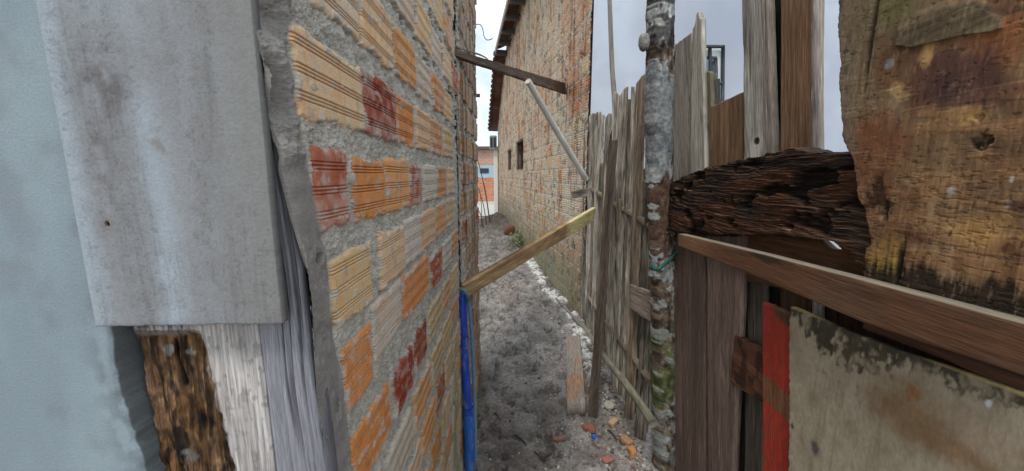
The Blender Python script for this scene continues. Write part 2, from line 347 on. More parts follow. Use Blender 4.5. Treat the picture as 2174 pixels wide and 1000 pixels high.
# --- older stretch of wall beyond it
b2 = []
rs = np.random.RandomState(9)
for k in range(-12, 12):
    a = 1.93 + rs.rand() * .1
    while a < 2.95: b = a + .17 + .05 * rs.rand(); b2.append((a, min(b, 2.94), rowb(k) + .03, .12, allc[rs.randint(len(allc))] * np.array([.72, .62, .52]), rs.randint(9999))); a = b + .014
root = empty('old_brick_wall', (-.33, 2.4, 0), 'older stained brown stretch of brick wall at the far end, beside the sky gap', 'wall')
D, Z, h, col, n1, n2, n3 = left_wall('w', sgrid(1 / 1.912, 1 / 2.93, 110), TV, b2, -.262, 3.4, 41, .35)
st = fbm(D * 30, Z * 1.6, 95, 4)
col = mixc(col, np.broadcast_to(rgb('4d3b2c'), col.shape), .75 * ss(.45, .68, st)); col = mixc(col, np.broadcast_to(rgb('8f6c4c'), col.shape), .35 * ss(.4, .7, n3))
h = h + .02 * (fbm(D * 12, Z * 2, 97, 3) - .5)
link('brick_face', np.stack([-.262 + h, D, Z], -1), gridq(*D.shape), col.reshape(-1, 3), np.stack([D, Z, D * 0], -1), BRIK, root)
wall_body(root, -.285, 1.93, 2.93, 3.38, MORT * .45)

# ------------------------------------------------------------------ house on the right with the long brick side wall
P0 = np.array([.785, 4.0]); PD = np.array([-1.27, 10.25]); PD /= np.linalg.norm(PD); PN = np.array([-PD[1], PD[0]])  # towards the alley
house = empty('brick_house', (1.6, 8, 0), 'tall weathered brick house with dark tiled eave and grey plaster front, behind the picket fence', 'house')
al = np.linspace(1 / 4.0, 1 / 14.6, 230); T2 = np.unique(np.concatenate([np.linspace(-.45, .47, 620), np.linspace(.47, 1.1, 40)]))
S, T = np.meshgrid(al, T2); Dd = 1 / S; A = (Dd - 4.0) / PD[1]
ztop = np.minimum(5.36, 5.36 - (Dd - 11.5) * .56)
Z = np.clip(H + T * Dd, -.1, ztop)
pitch = .19; wz = Z + .010 * (fbm(A * 9, Z * 9, 201, 3) - .5) * 2; row = np.floor(wz / pitch); hz = (wz / pitch - row)
bl = .225; off = bhash(row, row * 0, 7) * bl; wa = A + .01 * (fbm(A * 12, Z * 12, 203, 2) - .5); br = np.floor((wa + off) / bl); ha = (wa + off) / bl - br
din = np.minimum(np.minimum(hz, 1 - hz) * pitch, np.minimum(ha, 1 - ha) * bl) - .012
rn = bhash(br, row, 12); n1 = fbm(A * 20, Z * 20, 210, 4); n2 = fbm(A * 60, Z * 60, 212, 3); n3 = fbm(A * 1.6, Z * 2.2, 214, 4); vs = fbm(A * 7, Z * .9, 216, 4)
inside = ss(-.004, .004, din)
hzb = np.clip((hz - .06) / .88, 0, 1); g = 0
for c_ in (.1, .26, .42, .58, .74, .9): g = np.maximum(g, np.exp(-((hzb - c_) / .05) ** 2))
base = pal(rn, [rgb('cf9a6c'), rgb('d9b98f'), rgb('c6ad8c'), rgb('d0935f'), rgb('cdb68f'), rgb('bb6c40')])
ora = np.maximum(ss(.42, .6, n3) * ss(1.0, .2, np.abs(A - .45) * .9), .55 * ss(.5, .65, fbm(A * 1.1, Z * 1.6, 225, 4)))
base = mixc(base, np.broadcast_to(rgb('c8774a'), base.shape), .7 * ora)
base = mixc(base, np.broadcast_to(rgb('d8c8b4'), base.shape), .5 * ss(.4, .7, vs) * (1 - .6 * ora))
base = base * (.75 + .5 * n1)[..., None] * (1 - .45 * g * (.4 + .6 * (n1 > .45)))[..., None]
mo = rgb('b0a79b') * (.6 + .7 * n1)[..., None]
col = mixc(mo, base, inside * (.45 + .55 * ss(.62, .4, n1 * .5 + .5 * fbm(A * 3, Z * 3, 221, 4)))); sk = ss(.60, .66, fbm(A * 26, Z * 2.2, 223, 4)); col = col * (1 - .45 * sk * ss(.4, .6, n3 + .1))[..., None]
dk = ss(.58, .68, fbm(A * 9, Z * 9, 218, 3) * .6 + .4 * n2); col = col * (1 - .6 * dk[..., None])
dr = ss(.58, .72, fbm(A * 5, Z * .7, 219, 4)) * ss(3.2, 4.6, Z); col = col * (1 - .35 * dr[..., None])
lowd = ss(1.3, .1, Z + .6 * (n3 - .5)); col = mixc(col, np.broadcast_to(rgb('5d6048'), col.shape) * (.6 + .7 * n1)[..., None], .75 * lowd)
h = inside * (.010 - .006 * g) - .010 * dk + .012 * (n1 - .5)
# two small window openings, their dark inside painted as dark brown recesses
def opening(pa, pb):
    def hit(px, py):
        u = px - 1087; v = py - 500; d = np.array([u, F * math.cos(TH) - v * math.sin(TH), -F * math.sin(TH) - v * math.cos(TH)])
        t = (P0 @ PN) / (d[:2] @ PN); q = d * t; return (q[:2] - P0) @ PD, H + q[2]
    a1, z1 = hit(*pa); a2, z0 = hit(*pb); return min(a1, a2), max(a1, a2), min(z0, z1), max(z0, z1)
ops = [opening((1111, 293), (1096, 362)), opening((1085, 316), (1078, 362))]
for (a0, a1, z0, z1) in ops:
    m = (A > a0) & (A < a1) & (Z > z0) & (Z < z1); h[m] = -.14; col[m] = rgb('2c1a18')
XY = P0 + A[..., None] * PD + h[..., None] * PN
face = link('side_wall', np.concatenate([XY, Z[..., None]], -1), gridq(*A.shape), col.reshape(-1, 3), np.stack([A, Z, A * 0], -1), MINC, house)
face['label'] = 'weathered brick side wall with grey and orange patches and black holes'
ang = math.atan2(PD[1], PD[0])
for (a0, a1, z0, z1) in ops:
    wf = []
    for (aa, za, wa_, ha_) in ((a0, (z0 + z1) / 2, .07, z1 - z0 + .1), (a1, (z0 + z1) / 2, .07, z1 - z0 + .1), ((a0 + a1) / 2, z0, a1 - a0, .06), ((a0 + a1) / 2, z1, a1 - a0, .06)):
        c = P0 + aa * PD - .03 * PN; wf.append(((c[0], c[1], za), (wa_ if wa_ > .08 else .045, .04, ha_ if ha_ > .07 else .05), ang))
    boxes('window_frame', wf, rgb('6e5f55'), WOOD, house)
# plaster front, facing the yard
U_, V_ = np.meshgrid(np.linspace(0, 5.2, 160), np.linspace(-.1, 5.3, 160))
nn = fbm(U_ * 1.3, V_ * 1.0, 230, 5); n4 = fbm(U_ * 6, V_ * 5, 232, 4)
pc = mixc(np.broadcast_to(rgb('b0b5c2'), U_.shape + (3,)), np.broadcast_to(rgb('c2cad6'), U_.shape + (3,)), ss(.35, .65, nn))
pc = mixc(pc, np.broadcast_to(rgb('a5a2b2'), pc.shape), .3 * ss(.55, .75, n4 * .5 + nn * .5)); pc = mixc(pc, np.broadcast_to(rgb('929dae'), pc.shape), .4 * blob(U_, V_, 1.25, 3.05, .4, .25, 4))
fr = link('front_wall', np.stack([.80 + U_, 3.985 + .004 * (n4 - .5), V_], -1), gridq(*U_.shape), pc.reshape(-1, 3), np.stack([U_, V_, U_ * 0], -1), PLAS, house)
fr['label'] = 'smooth grey-blue stained plaster wall'
boxes('wall_core', [((3.45, 4.09, 2.55), (5.28, .16, 5.3))], rgb('a0a0a0'), MINC, house)
V = []
for (a, z) in ((0, -.1), (7.62, -.1), (10.7, -.1), (10.7, 3.3), (7.62, 5.1), (0, 5.1)):
    p = P0 + a * PD - .16 * PN; V.append((p[0], p[1], z))
for i in range(6): V.append((V[i][0] + 4.6, V[i][1], V[i][2]))
fc = [(0, 1, 4, 5), (1, 2, 3, 4), (6, 11, 10, 7), (7, 10, 9, 8), (1, 7, 8, 2), (2, 8, 9, 3), (3, 9, 10, 4), (4, 10, 11, 5), (0, 5, 11, 6), (0, 6, 7, 1)]
link('back_wall', V, fc, rgb('8d857b'), None, MINC, house, smooth=False)
# corner strip of bare brick next to the plaster
# roof: corrugated clay sheet along the alley eave, rafters under it
def roofsheet(a0, a1, za, zb, over, run, rise, cols, nm, lab=None):
    a = np.linspace(a0, a1, int((a1 - a0) / .022)); r = np.linspace(0, 1, 26); AA, RR = np.meshgrid(a, r)
    q = P0 + AA[..., None] * PD + over * PN - (RR * run)[..., None] * PN
    z = za + (zb - za) * (AA - a0) / (a1 - a0) + RR * rise + .028 * np.abs(np.sin(AA * math.pi / .19)) - .012 * ((RR * 9) % 1)
    f = np.concatenate([q, z[..., None]], -1); b = f - np.array([0, 0, .022]); V, Q = closed(f, b)
    c = pal(fbm(AA * 4, RR * 6, 250, 4), cols).reshape(-1, 3); o = link(nm, V, Q, np.concatenate([c, c * .8]), None, MINC, house)
    if lab: o['label'] = lab
roofsheet(-.3, 7.7, 5.2, 5.2, .34, 2.4, .95, [rgb('4b3a36'), rgb('7c5a4a'), rgb('8f8478')], 'roof', 'dark clay tile roof over the alley')
roofsheet(7.7, 11.0, 5.2, 3.32, .34, 4.0, .0, [rgb('4a322c'), rgb('6b463c'), rgb('857468')], 'roof', 'reddish tiled slope coming down at the far end')
for i, a in enumerate(np.arange(.1, 7.7, .82)):
    c = P0 + a * PD + .02 * PN; boxes('rafter', [((c[0], c[1], 5.07), (.60, .09, .13), math.atan2(PN[1], PN[0]))], rgb('5d5757'), WOOD, house)
c = P0 + 3.7 * PD + .33 * PN; boxes('fascia', [((c[0], c[1], 5.13), (8.0, .035, .12), ang)], rgb('98918c'), WOOD, house)
for i, a in enumerate(np.arange(7.75, 10.9, .19)):
    c = P0 + a * PD + .33 * PN; boxes('verge_tile', [((c[0], c[1], 5.16 - (a - 7.7) * .57), (.22, .09, .07), ang)], rgb('5f3d34') * (.8 + .4 * random.random()), MINE, house)
# white pillar and hanging shutter box at the street corner
p = P0 + 10.5 * PD + .05 * PN
boxes('corner_pillar', [((p[0] - .05, p[1] + .05, 1.3), (.16, .16, 2.7))], rgb('d8d6d0'), PLAS, house)
t = empty('shutter_box', (p[0] - .12, p[1] - .1, 2.5), 'small grey box with two dark panes hanging at the far street corner', 'box')
boxes('casing', [((p[0] - .14, p[1] - .1, 2.83), (.26, .2, .5))], rgb('8f9294'), META, t)
for dx in (-.06, .06): boxes('pane', [((p[0] - .14 + dx, p[1] - .21, 2.83), (.085, .02, .36))], rgb('23262a'), META, t)
# yard window: steel frame standing open in front of the plaster, with a small blue pane
wn = empty('window', pt(1513, 220, 'y', 3.9), 'thin dark steel window frame standing open against the grey plaster', 'window')
def wp(px, py, y=3.93): return pt(px, py, 'y', y)
def bar(a, b, r, par, nm, c=rgb('32343a'), y=3.93, m=META): 
    p, q = wp(*a, y), wp(*b, y); return tube(nm, [p, q], r, None, par, m, 8, 4, 0, colfn=lambda P, A, S: np.broadcast_to(c, P.shape), square=.9)
for a, b in (((1490, 99), (1536, 99)), ((1535, 97), (1534, 215)), ((1507, 99), (1508, 170)), ((1490, 176), (1535, 177)), ((1491, 97), (1491, 215))): bar(a, b, .013, wn, 'frame_bar')
shp = slab('bright_panel', [wp(1493, 213, 3.965), wp(1533, 213, 3.965), wp(1533, 101, 3.965), wp(1493, 101, 3.965)], .012, [rgb('d5dbe0'), rgb('e3e8ec'), rgb('eef1f3')], wn, (20, 30), PLAS, 0, jag=0, crack=0, amp=.2)  # white panel added so the plaster inside the frame looks brighter
pn = slab('pane', [wp(1492, 165), wp(1506, 165), wp(1506, 126), wp(1492, 126)], .02, [rgb('4a6a8a'), rgb('6d8fae'), rgb('8fb0c8')], wn, (6, 6), META, 0, jag=0)
for a, b in (((1490, 122), (1520, 123)), ((1519, 123), (1520, 165)), ((1513, 130), (1514, 165))): bar(a, b, .014, wn, 'sash_bar', rgb('4b4f55'), 3.96)
# ------------------------------------------------------------------ ground
yy = edges_nu([(-12, 0, 12), (0, 1.6, 20)]); yy = np.concatenate([yy[:-1], 1 / np.linspace(1 / 1.6, 1 / 16, 620), np.linspace(16.5, 120, 40)])
xx = edges_nu([(-80, -3, 14), (-3, -1, 20), (-1, 1.25, 420), (1.25, 5, 30), (5, 80, 14)])
Xg, Yg = np.meshgrid(xx, yy)
n1 = fbm(Xg * 7, Yg * 7, 301, 4); n2 = fbm(Xg * 38, Yg * 38, 303, 4, .6); n3 = fbm(Xg * 1.7, Yg * 1.3, 305, 3); n4 = fbm(Xg * 16, Yg * 16, 307, 3)
clod = ss(.52, .75, n2)
foot = ss(.56, .70, fbm(Xg * 9, Yg * 4.5, 309, 2))
z = .052 * (n1 - .5) + .009 * (n2 - .5) - .016 * foot * (.5 + n2) + .006 * clod * n4
wall_x = .785 - .1239 * (Yg - 4)
rx = np.where(Yg < 4, .80, wall_x)
near_r = ss(.45, .0, rx - Xg); z = z + .05 * near_r * ss(1.5, 3, Yg) + .018 * near_r * (n4 - .4)
near_l = ss(-.12, -.27, Xg) * ss(5, 3, Yg); z = z + .02 * near_l
mound = np.exp(-((Xg + .42) / .9) ** 2 - ((Yg - 12.3) / 2.2) ** 2); z = z + .30 * mound * (.6 + .8 * n1)
far = ss(13.5, 15, Yg); flat = np.maximum(far, np.maximum(ss(1.3, 2.5, np.abs(Xg - .1)), ss(0.4, -1, Yg))); z = z * (1 - flat) - .02 * flat
mud = pal(.15 + .9 * n1, [rgb('585250'), rgb('716b66'), rgb('8a8480'), rgb('a39d98')]) * (.78 + .45 * n2)[..., None]
mud = mud * (1 - .35 * foot * ss(.4, .6, n2))[..., None]
mud = mixc(mud, np.broadcast_to(rgb('837167'), mud.shape), .5 * ss(.5, .7, n3)); mud = mixc(mud, np.broadcast_to(rgb('a8a49e'), mud.shape), .45 * ss(.5, .7, n4) * ss(.4, .6, n3))
lime = ss(.50, .70, near_r * .84 + .30 * (n4 - .5) + .5 * (n1 - .5)) * ss(2.5, 3.3, Yg) * ss(8.5, 7, Yg) * ss(.1, .16, rx - Xg + .3 * (n1 - .3)); mud = mixc(mud, np.broadcast_to(rgb('d6d4cf'), mud.shape) * (.8 + .4 * n2)[..., None], .85 * lime)
z = z + .012 * lime * (.4 + n4)
dmp = ss(.48, .66, fbm(Xg * 3.2, Yg * 2.1, 341, 4)); mud = mud * (1 - .22 * dmp * (1 - lime))[..., None]; pk_ = ss(.62, .70, fbm(Xg * 22, Yg * 12, 343, 3)); mud = mud * (1 - .4 * pk_ * (1 - lime) * (1 - flat))[..., None]; z = z - .010 * pk_ * (1 - flat)
grn = near_l * ss(.45, .65, n1) * ss(1.9, 2.3, Yg); mud = mixc(mud, np.broadcast_to(rgb('4b4f33'), mud.shape), .6 * grn)
mud = mixc(mud, np.broadcast_to(rgb('4a4039'), mud.shape) * (.7 + .8 * n2)[..., None], np.clip(mound * 1.1, 0, .9) * (Yg < 14.2))
mud = mixc(mud, np.broadcast_to(rgb('9a938a'), mud.shape), far)
dot = ss(.70, .76, fbm(Xg * 26, Yg * 26, 333, 2)); mud = mixc(mud, np.broadcast_to(rgb('3a3532'), mud.shape), .35 * dot * (1 - flat))
g = link('ground', np.stack([Xg, Yg, z], -1), gridq(*Xg.shape), mud.reshape(-1, 3), None, MINC); tag(g, 'grey trodden mud floor of the alley', 'ground', kind='structure')
MG = dict(x=xx, y=yy, z=z)
def gz(x, y):
    i = np.clip(np.searchsorted(yy, y) - 1, 0, len(yy) - 2); j = np.clip(np.searchsorted(xx, x) - 1, 0, len(xx) - 2); return float(z[i, j])
U_, V_ = np.meshgrid(np.linspace(-30, 30, 60), np.linspace(15.2, 24.2, 60)); nn = fbm(U_ * 2, V_ * 2, 340, 3)
g = link('street', np.stack([U_, V_, 0 * U_ + .012], -1), gridq(60, 60), (rgb('b9b6b0') * (.85 + .3 * nn)[..., None]).reshape(-1, 3), None, MINC); tag(g, 'pale concrete street at the end of the alley', 'street', kind='structure')
# ------------------------------------------------------------------ house across the street
fh = empty('low_house', (0, 24.2, 0), 'low far house across the street, orange brick below a pale blue band', 'house')
U_, V_ = np.meshgrid(np.linspace(-7, 8, 380), np.linspace(0, 3.25, 130)); k = np.floor(V_ / .12); jb = np.minimum((V_ / .12) % 1, ((U_ + (k % 2) * .14) / .28) % 1)
bc = pal(bhash(np.floor((U_ + (k % 2) * .14) / .28), k, 3), [rgb('b8795a'), rgb('c48a6a'), rgb('ae6f52')]) * (.85 + .3 * fbm(U_ * 5, V_ * 5, 4, 3))[..., None]
bc = mixc(bc, np.broadcast_to(rgb('b9a08c'), bc.shape), (jb < .12) * .8); up = (V_ > 2.25); bc[up] = (bc * np.array([.95, 1.15, 1.3]) * .8 + .08)[up]
bd = ((V_ > 1.5) & (V_ <= 2.25)); bc[bd] = (rgb('9fb6c4') * (.9 + .2 * fbm(U_ * 3, V_ * 3, 5, 3))[..., None])[bd]
link('front_wall', np.stack([U_, 24.2 + .02 * (jb < .12) * (1 - bd), V_], -1), gridq(*U_.shape), bc.reshape(-1, 3), None, MINC, fh)
boxes('wall_core', [((.5, 24.5, 1.6), (15, .5, 3.2))], rgb('a0907f'), MINC, fh)
boxes('roof', [((.5, 25.2, 3.3), (15.6, 2.6, .12)), ((.5, 25.6, 3.42), (15.0, 1.8, .12))], rgb('5f5650'), MINC, fh)
boxes('window', [((-1.75, 24.18, 1.93), (.55, .06, .3))], rgb('2b3036'), META, fh)
boxes('window', [((1.6, 24.18, 1.8), (.8, .06, .7))], rgb('2b3036'), META, fh)
# ------------------------------------------------------------------ plaster, board and posts at the left
yp = .468
nu, nv = 170, 260; U_, V_ = np.meshgrid(np.linspace(0, 1, nu), np.linspace(0, 3.0, nv)); 
V_ = np.interp(V_, [0, 1, 1.1, 2.9, 3], [0, 1.0, 1.15, 1.9, 3.0])
ex = np.interp(V_, [0, 1.05, 1.2, 1.25, 1.33, 1.38, 1.43, 1.5, 3], [-.45, -.49, -.511, -.518, -.527, -.529, -.529, -.50, -.50]) + .007 * (fbm(V_ * 70, 0 * V_, 401, 4) - .5) * 1.2
Xp = -1.6 + (ex + 1.6) * U_ ** .35
e = np.abs(Xp - ex); n1 = fbm(Xp * 8, V_ * 5, 403, 5); n2 = fbm(Xp * 26, V_ * 20, 405, 4)
pc = mixc(np.broadcast_to(rgb('828f97'), Xp.shape + (3,)), np.broadcast_to(rgb('8d9aa0'), Xp.shape + (3,)), ss(.35, .65, n1)); pc = mixc(pc, np.broadcast_to(rgb('7b7f87'), pc.shape), .6 * ss(.52, .72, n2 * .5 + .5 * fbm(Xp * 9, V_ * 3 + 4, 407, 3)))
dirt = ss(.05, .0, e) * ss(.4, .6, fbm(Xp * 80, V_ * 50, 409, 3)); pc = mixc(pc, np.broadcast_to(rgb('5f686c'), pc.shape), .55 * dirt); pc = mixc(pc, np.broadcast_to(rgb('55585a'), pc.shape), .9 * ss(.0012, .0003, e))
f = np.stack([Xp, yp + .004 * ss(.006, 0, e) + .0015 * (n2 - .5), V_], -1); b = f.copy(); b[..., 1] = .60; V, Q = closed(f, b)
o = link('plaster_wall', V, Q, np.concatenate([pc.reshape(-1, 3), pc.reshape(-1, 3) * .7]), np.stack([np.concatenate([Xp.ravel(), Xp.ravel()]), np.concatenate([V_.ravel()] * 2), np.repeat([0, .13], Xp.size)], -1), PLAS)
tag(o, 'smooth pale blue-grey plaster wall with a ragged broken edge, left of the wide grey board', 'wall')
# wide grey board
yb = .452
def st_board(P, A, B, c):
    y, z = P[..., 0], P[..., 2]; base = mixc(np.broadcast_to(rgb('999b9e'), c.shape), c, np.full(y.shape, .35))
    r = (y + .528) / .238; m1 = fbm(y * 22, z * 3.5, 501, 4); m2 = fbm(y * 60, z * 60, 503, 4); m3 = fbm(y * 200, z * 300, 505, 3)
    blue = np.exp(-((r - .02) / .10) ** 2) + .9 * np.exp(-((r - .42 - .03 * np.sin(z * 9)) / .085) ** 2) * ss(1.76, 1.68, z) + .5 * np.exp(-((r - .35) / .2) ** 2) * ss(1.73, 1.8, z)
    base = mixc(base, np.broadcast_to(rgb('b3bdc6'), c.shape), np.clip(blue * (.5 + .7 * m1), 0, .9))
    base = mixc(base, np.broadcast_to(rgb('8a8888'), c.shape), np.clip(.6 * ss(.45, .7, m1 * .6 + m2 * .4) * (1 - .7 * blue), 0, 1)); base = mixc(base, np.broadcast_to(rgb('8b8880'), c.shape), .5 * ss(.6, 1, r))
    for cx, cz, rr, rz, s in ((-.475, 1.735, .018, .02, 1), (-.462, 1.70, .008, .012, 2), (-.455, 1.715, .012, .010, 4), (-.485, 1.64, .012, .03, 5), (-.46, 1.755, .006, .012, 7), (-.48, 1.585, .008, .008, 8)):
        base = mixc(base, np.broadcast_to(rgb('6f686a'), c.shape), .5 * blob(y, z, cx, cz, rr, rz, s, 1.0, .8, 2) * ss(.35, .6, m2))
    base = mixc(base, np.broadcast_to(rgb('7d6c5a'), c.shape), .5 * blob(y, z, -.408, 1.66, .014, .012, 9, .8, .8, 2) * ss(.4, .6, m2))
    cr = ss(.60, .70, m3) * ss(.3, .6, m1) * .45; base = base * (1 - cr[..., None] * .5)
    hole = np.sqrt((y + .4895) ** 2 + (z - 1.562) ** 2); base = mixc(base, np.broadcast_to(rgb('8f7a6c'), c.shape), .5 * ss(.011, .004, hole)); k = ss(.0033, .0026, hole); base = mixc(base, np.broadcast_to(rgb('100c0c'), c.shape), k)
    sc = ss(.60, .66, fbm(y * 170, z * 14, 551, 3)) * ss(.45, .6, m1); base = base * (.74 * (1 - .10 * sc) * (.9 + .25 * m3))[..., None]; return base, -.008 * k + .0008 * (m2 - .5) - .0005 * cr
zb0, zb1 = 1.432, 2.4
o = slab('wide_board', [(-.526, yb, zb0), (-.290, yb, zb0 + .003), (-.288, yb, zb1), (-.528, yb, zb1)], .014, [rgb('7b777a'), rgb('98979a'), rgb('a9abb0')], None, (300, 520), WOODX if False else PLAS, .0012, stain=st_board, kx=.5, crack=.0, amp=.5, jag=.0012, rimd=.0007)
tag(o, 'wide pale grey board with a round nail hole, overlapping the plaster wall', 'board')
# door-like batten behind the board's right edge (its lit edge shows)
o = slab('grey_post', [(-.335, .487, 0), (-.217, .484, 0), (-.3295, .484, 2.5), (-.352, .487, 2.5)], .035, [rgb('68676d'), rgb('8a8990'), rgb('a0a0a8')], None, (100, 600), WOODW, .0012, crack=.7, con=1.5, kx=1.6)
tag(o, 'narrow bluish grey timber post squeezed between the rotten post and the brick wall', 'post')
def st_rot(P, A, B, c):
    x, z = P[..., 0], P[..., 2]; n = fbm(x * 50, z * 22, 521, 4); n_ = fbm(x * 110, z * 60, 523, 4)
    xc = np.interp(z, [1.15, 1.22, 1.30, 1.38, 1.41], [-.462, -.465, -.469, -.472, -.473]); wd = np.interp(z, [1.15, 1.22, 1.38, 1.41], [.056, .054, .047, .042])
    cav = ss(1.12, .9, np.abs(x - xc) / wd + .35 * (fbm(x * 70, z * 40, 525, 3) - .5)) * ss(1.409, 1.400, z + .012 * (n - .5))
    rot = pal(fbm(x * 60, z * 26, 527, 4) * 1.5 - .25, [rgb('33261f'), rgb('6a4a30'), rgb('8f6a44'), rgb('7d5f4a'), rgb('a07a55'), rgb('4f3e36')])
    rot = rot * (.15 + 1.1 * n_ )[..., None]; rot = rot * (1 - .75 * ss(.56, .64, fbm(x * 95, z * 16, 541, 4)))[..., None]
    sp = ss(.0035, .0012, np.abs(x + .463 + .003 * np.sin(z * 60)) + .02 * ss(.0, .02, np.abs(z - 1.362) - .032)); rot = rot * (1 - .93 * sp[..., None])
    rot = mixc(rot, np.broadcast_to(rgb('120e0c'), rot.shape), .9 * ss(.2, .9, blob(x, z, -.482, 1.235, .014, .03, 31, .8, .5, 2)))
    rot = mixc(rot, np.broadcast_to(rgb('9a9894'), rot.shape), .8 * blob(x, z, -.478, 1.380, .007, .008, 33, .5)); rot = mixc(rot, np.broadcast_to(rgb('a5a19b'), rot.shape), .7 * blob(x, z, -.447, 1.378, .005, .005, 35, .7)); rot = mixc(rot, np.broadcast_to(rgb('8d8b89'), rot.shape), .6 * blob(x, z, -.470, 1.215, .010, .010, 39, .9))
    c = mixc(c, np.broadcast_to(rgb('b7b1ad'), c.shape), np.full(x.shape, .45)); sg = ss(.60, .70, fbm(x * 130, z * 90, 547, 4)); c = mixc(c, np.broadcast_to(rgb('7d7772'), c.shape), .55 * sg); c = mixc(c, np.broadcast_to(rgb('8e8884'), c.shape), .5 * ss(.5, .62, fbm(x * 40, z * 12, 549, 4))); bk = ss(1.405, 1.42, z) * ss(-.42, -.45, x) * ss(.45, .6, fbm(x * 180, z * 30, 529, 3)); c = mixc(c, np.broadcast_to(rgb('2e2b2e'), c.shape), .8 * bk)
    c = mixc(c, np.broadcast_to(rgb('5c4a3c'), c.shape), .8 * ss(1.28, 1.0, np.abs(x - xc) / wd) * (1 - cav) * (z < 1.412))
    rot = mixc(rot, np.broadcast_to(rgb('15100d'), rot.shape), .85 * ss(.35, .75, np.abs(cav - .45) * -2 + 1) ); c = mixc(c, rot, cav); fbv = fbm(x * 150, z * 14, 543, 4); c = c * (1 - cav * .55 * ss(.52, .6, fbv))[..., None]; return c, -.007 * cav + .005 * cav * (n_ - .4) + .009 * cav * (fbv - .5) + .003 * cav * (n - .5) - .012 * sp * cav
o = slab('rotten_post', [(-.515, .487, 0), (-.340, .488, 0), (-.3515, .488, 2.4), (-.519, .487, 2.4)], .05, [rgb('8f8a88'), rgb('b5aeab'), rgb('cfc9c6')], None, (260, 1500), WOOD, .002, stain=st_rot, crack=.3, con=1.1)
tag(o, 'whitish timber post with a rotten brown hollow, below the wide grey board', 'post')
boxes('x', [((-.53, .56, 1.2), (.06, .04, 2.4))], rgb('1c1a1a'), WOOD).name = 'dark_gap_strip'  # near-black strip stands in for the darkness of the gap
tag(bpy.data.objects['dark_gap_strip'], 'near-black strip as the darkness of the gap between plaster and rotten post', 'strip')
# ------------------------------------------------------------------ pipes
def plain(c, s=1., d=None, dc=None):
    def f(P, A, S):
        n = fbm(A * 30, S * 12, s * 10, 4); cc = c * (.8 + .4 * n)[..., None]
        return mixc(cc, np.broadcast_to(rgb('8d9399'), cc.shape), .5 * ss(.55, .75, fbm(A * 60, S * 20, s * 10 + 3, 3)))
    return f
BL = rgb('1c3f9c'); BL2 = rgb('2c68bc'); BL3 = rgb('5d8db4')
p = lambda px, py, D: pt(px, py, 'y', D)
pipes = empty('water_pipe', p(1000, 1000, 1.86), 'dark blue plastic water pipe standing against the far end of the near brick wall', 'pipe')
tube('pipe', [p(981, 625, 1.90), p(984, 700, 1.90), p(989, 800, 1.89), p(994, 872, 1.88)], .023, None, pipes, PVC, 18, 60, .02, colfn=plain(rgb('1d44b4'), 1))
tube('pipe', [p(994, 868, 1.88), p(996, 940, 1.87), p(998, 1040, 1.86)], .0295, None, pipes, PVC, 18, 30, .02, colfn=plain(rgb('2a66bd'), 2))['label'] = 'lighter blue lower pipe length with socket'
tube('coupling', [p(984, 712, 1.897), p(986, 738, 1.895)], .027, None, pipes, PVC, 18, 6, .0, colfn=plain(rgb('1a44a0'), 3))
tube('coupling', [p(994, 864, 1.878), p(994.5, 880, 1.877)], .0295, None, pipes, PVC, 18, 6, .0, colfn=plain(rgb('1f4fae'), 3))
tube('strap', [p(976, 612, 1.885), p(990, 622, 1.87), p(992, 640, 1.88), p(980, 642, 1.90)], .010, None, pipes, PVC, 10, 24, .2, colfn=plain(rgb('23626e'), 6))['label'] = 'teal rag tied round the pipe top'
o = tube('thin_pipe', [p(996, 640, 1.98), p(1003, 740, 1.97), p(1007, 860, 1.96), p(1010, 1040, 1.93)], .009, None, None, PVC, 12, 60, .03, colfn=plain(BL3, 4)); tag(o, 'thin faded light blue pipe just right of the dark blue pipe', 'pipe')
o = tube('hose', [p(1004, 700, 2.1), p(1009, 820, 2.05), p(1011, 940, 2.0), p(1012, 1050, 1.98)], .006, None, None, PVC, 8, 40, .03, colfn=plain(rgb('a39a7c'), 5)); tag(o, 'thin beige hose hanging right of the light blue pipe', 'hose')
o = tube('far_pipe', [p(1009, 470, 2.98), p(1010, 540, 2.98), p(1008, 640, 2.98), (-.29, 2.98, .0)], .016, None, None, PVC, 12, 40, .02, colfn=plain(rgb('2b4f78'), 7)); tag(o, 'dull blue pipe at the far end of the old brick wall', 'pipe')
# ------------------------------------------------------------------ props and planks across the alley
def beam(name, a, b, wa, wb, ta, tb, up, cols, label, cat, par=None, **k):
    """plank from a to b; face width runs along 'up', thickness behind"""
    a = np.array(a, float); b = np.array(b, float); d = (b - a) / np.linalg.norm(b - a); up = np.array(up, float); up = up - d * (up @ d); up /= np.linalg.norm(up)
    cor = [a - up * wa / 2, b - up * wb / 2, b + up * wb / 2, a + up * wa / 2]
    # run the grain along the length: local B must be the long axis
    o = slab(name, [cor[1], cor[2], cor[3], cor[0]], ta, cols, par, **k)
    if label: tag(o, label, cat)
    return o
GREY = [rgb('4a443f'), rgb('7d756c'), rgb('a59c90')]; DARKW = [rgb('2c221d'), rgb('4d3c31'), rgb('6f5a4a')]
def hitw(px, py):
    u = px - 1087; v = py - 500; d = np.array([u, F * math.cos(TH) - v * math.sin(TH), -F * math.sin(TH) - v * math.cos(TH)]); t = (P0 @ PN) / (d[:2] @ PN); return d * t + np.array([0, 0, H])
a = pt(962, 110, 'x', -.275); b = hitw(1207, 189)
beam('brace_plank', a, b - np.array([.03, .02, 0]), .028, .125, .03, .03, (0, .15, 1), [rgb('3b2f28'), rgb('5c4a3f'), rgb('7d6b5e')], 'dark brown plank wedged high across the alley between the two brick walls', 'plank', n=(20, 160), edge=.003)
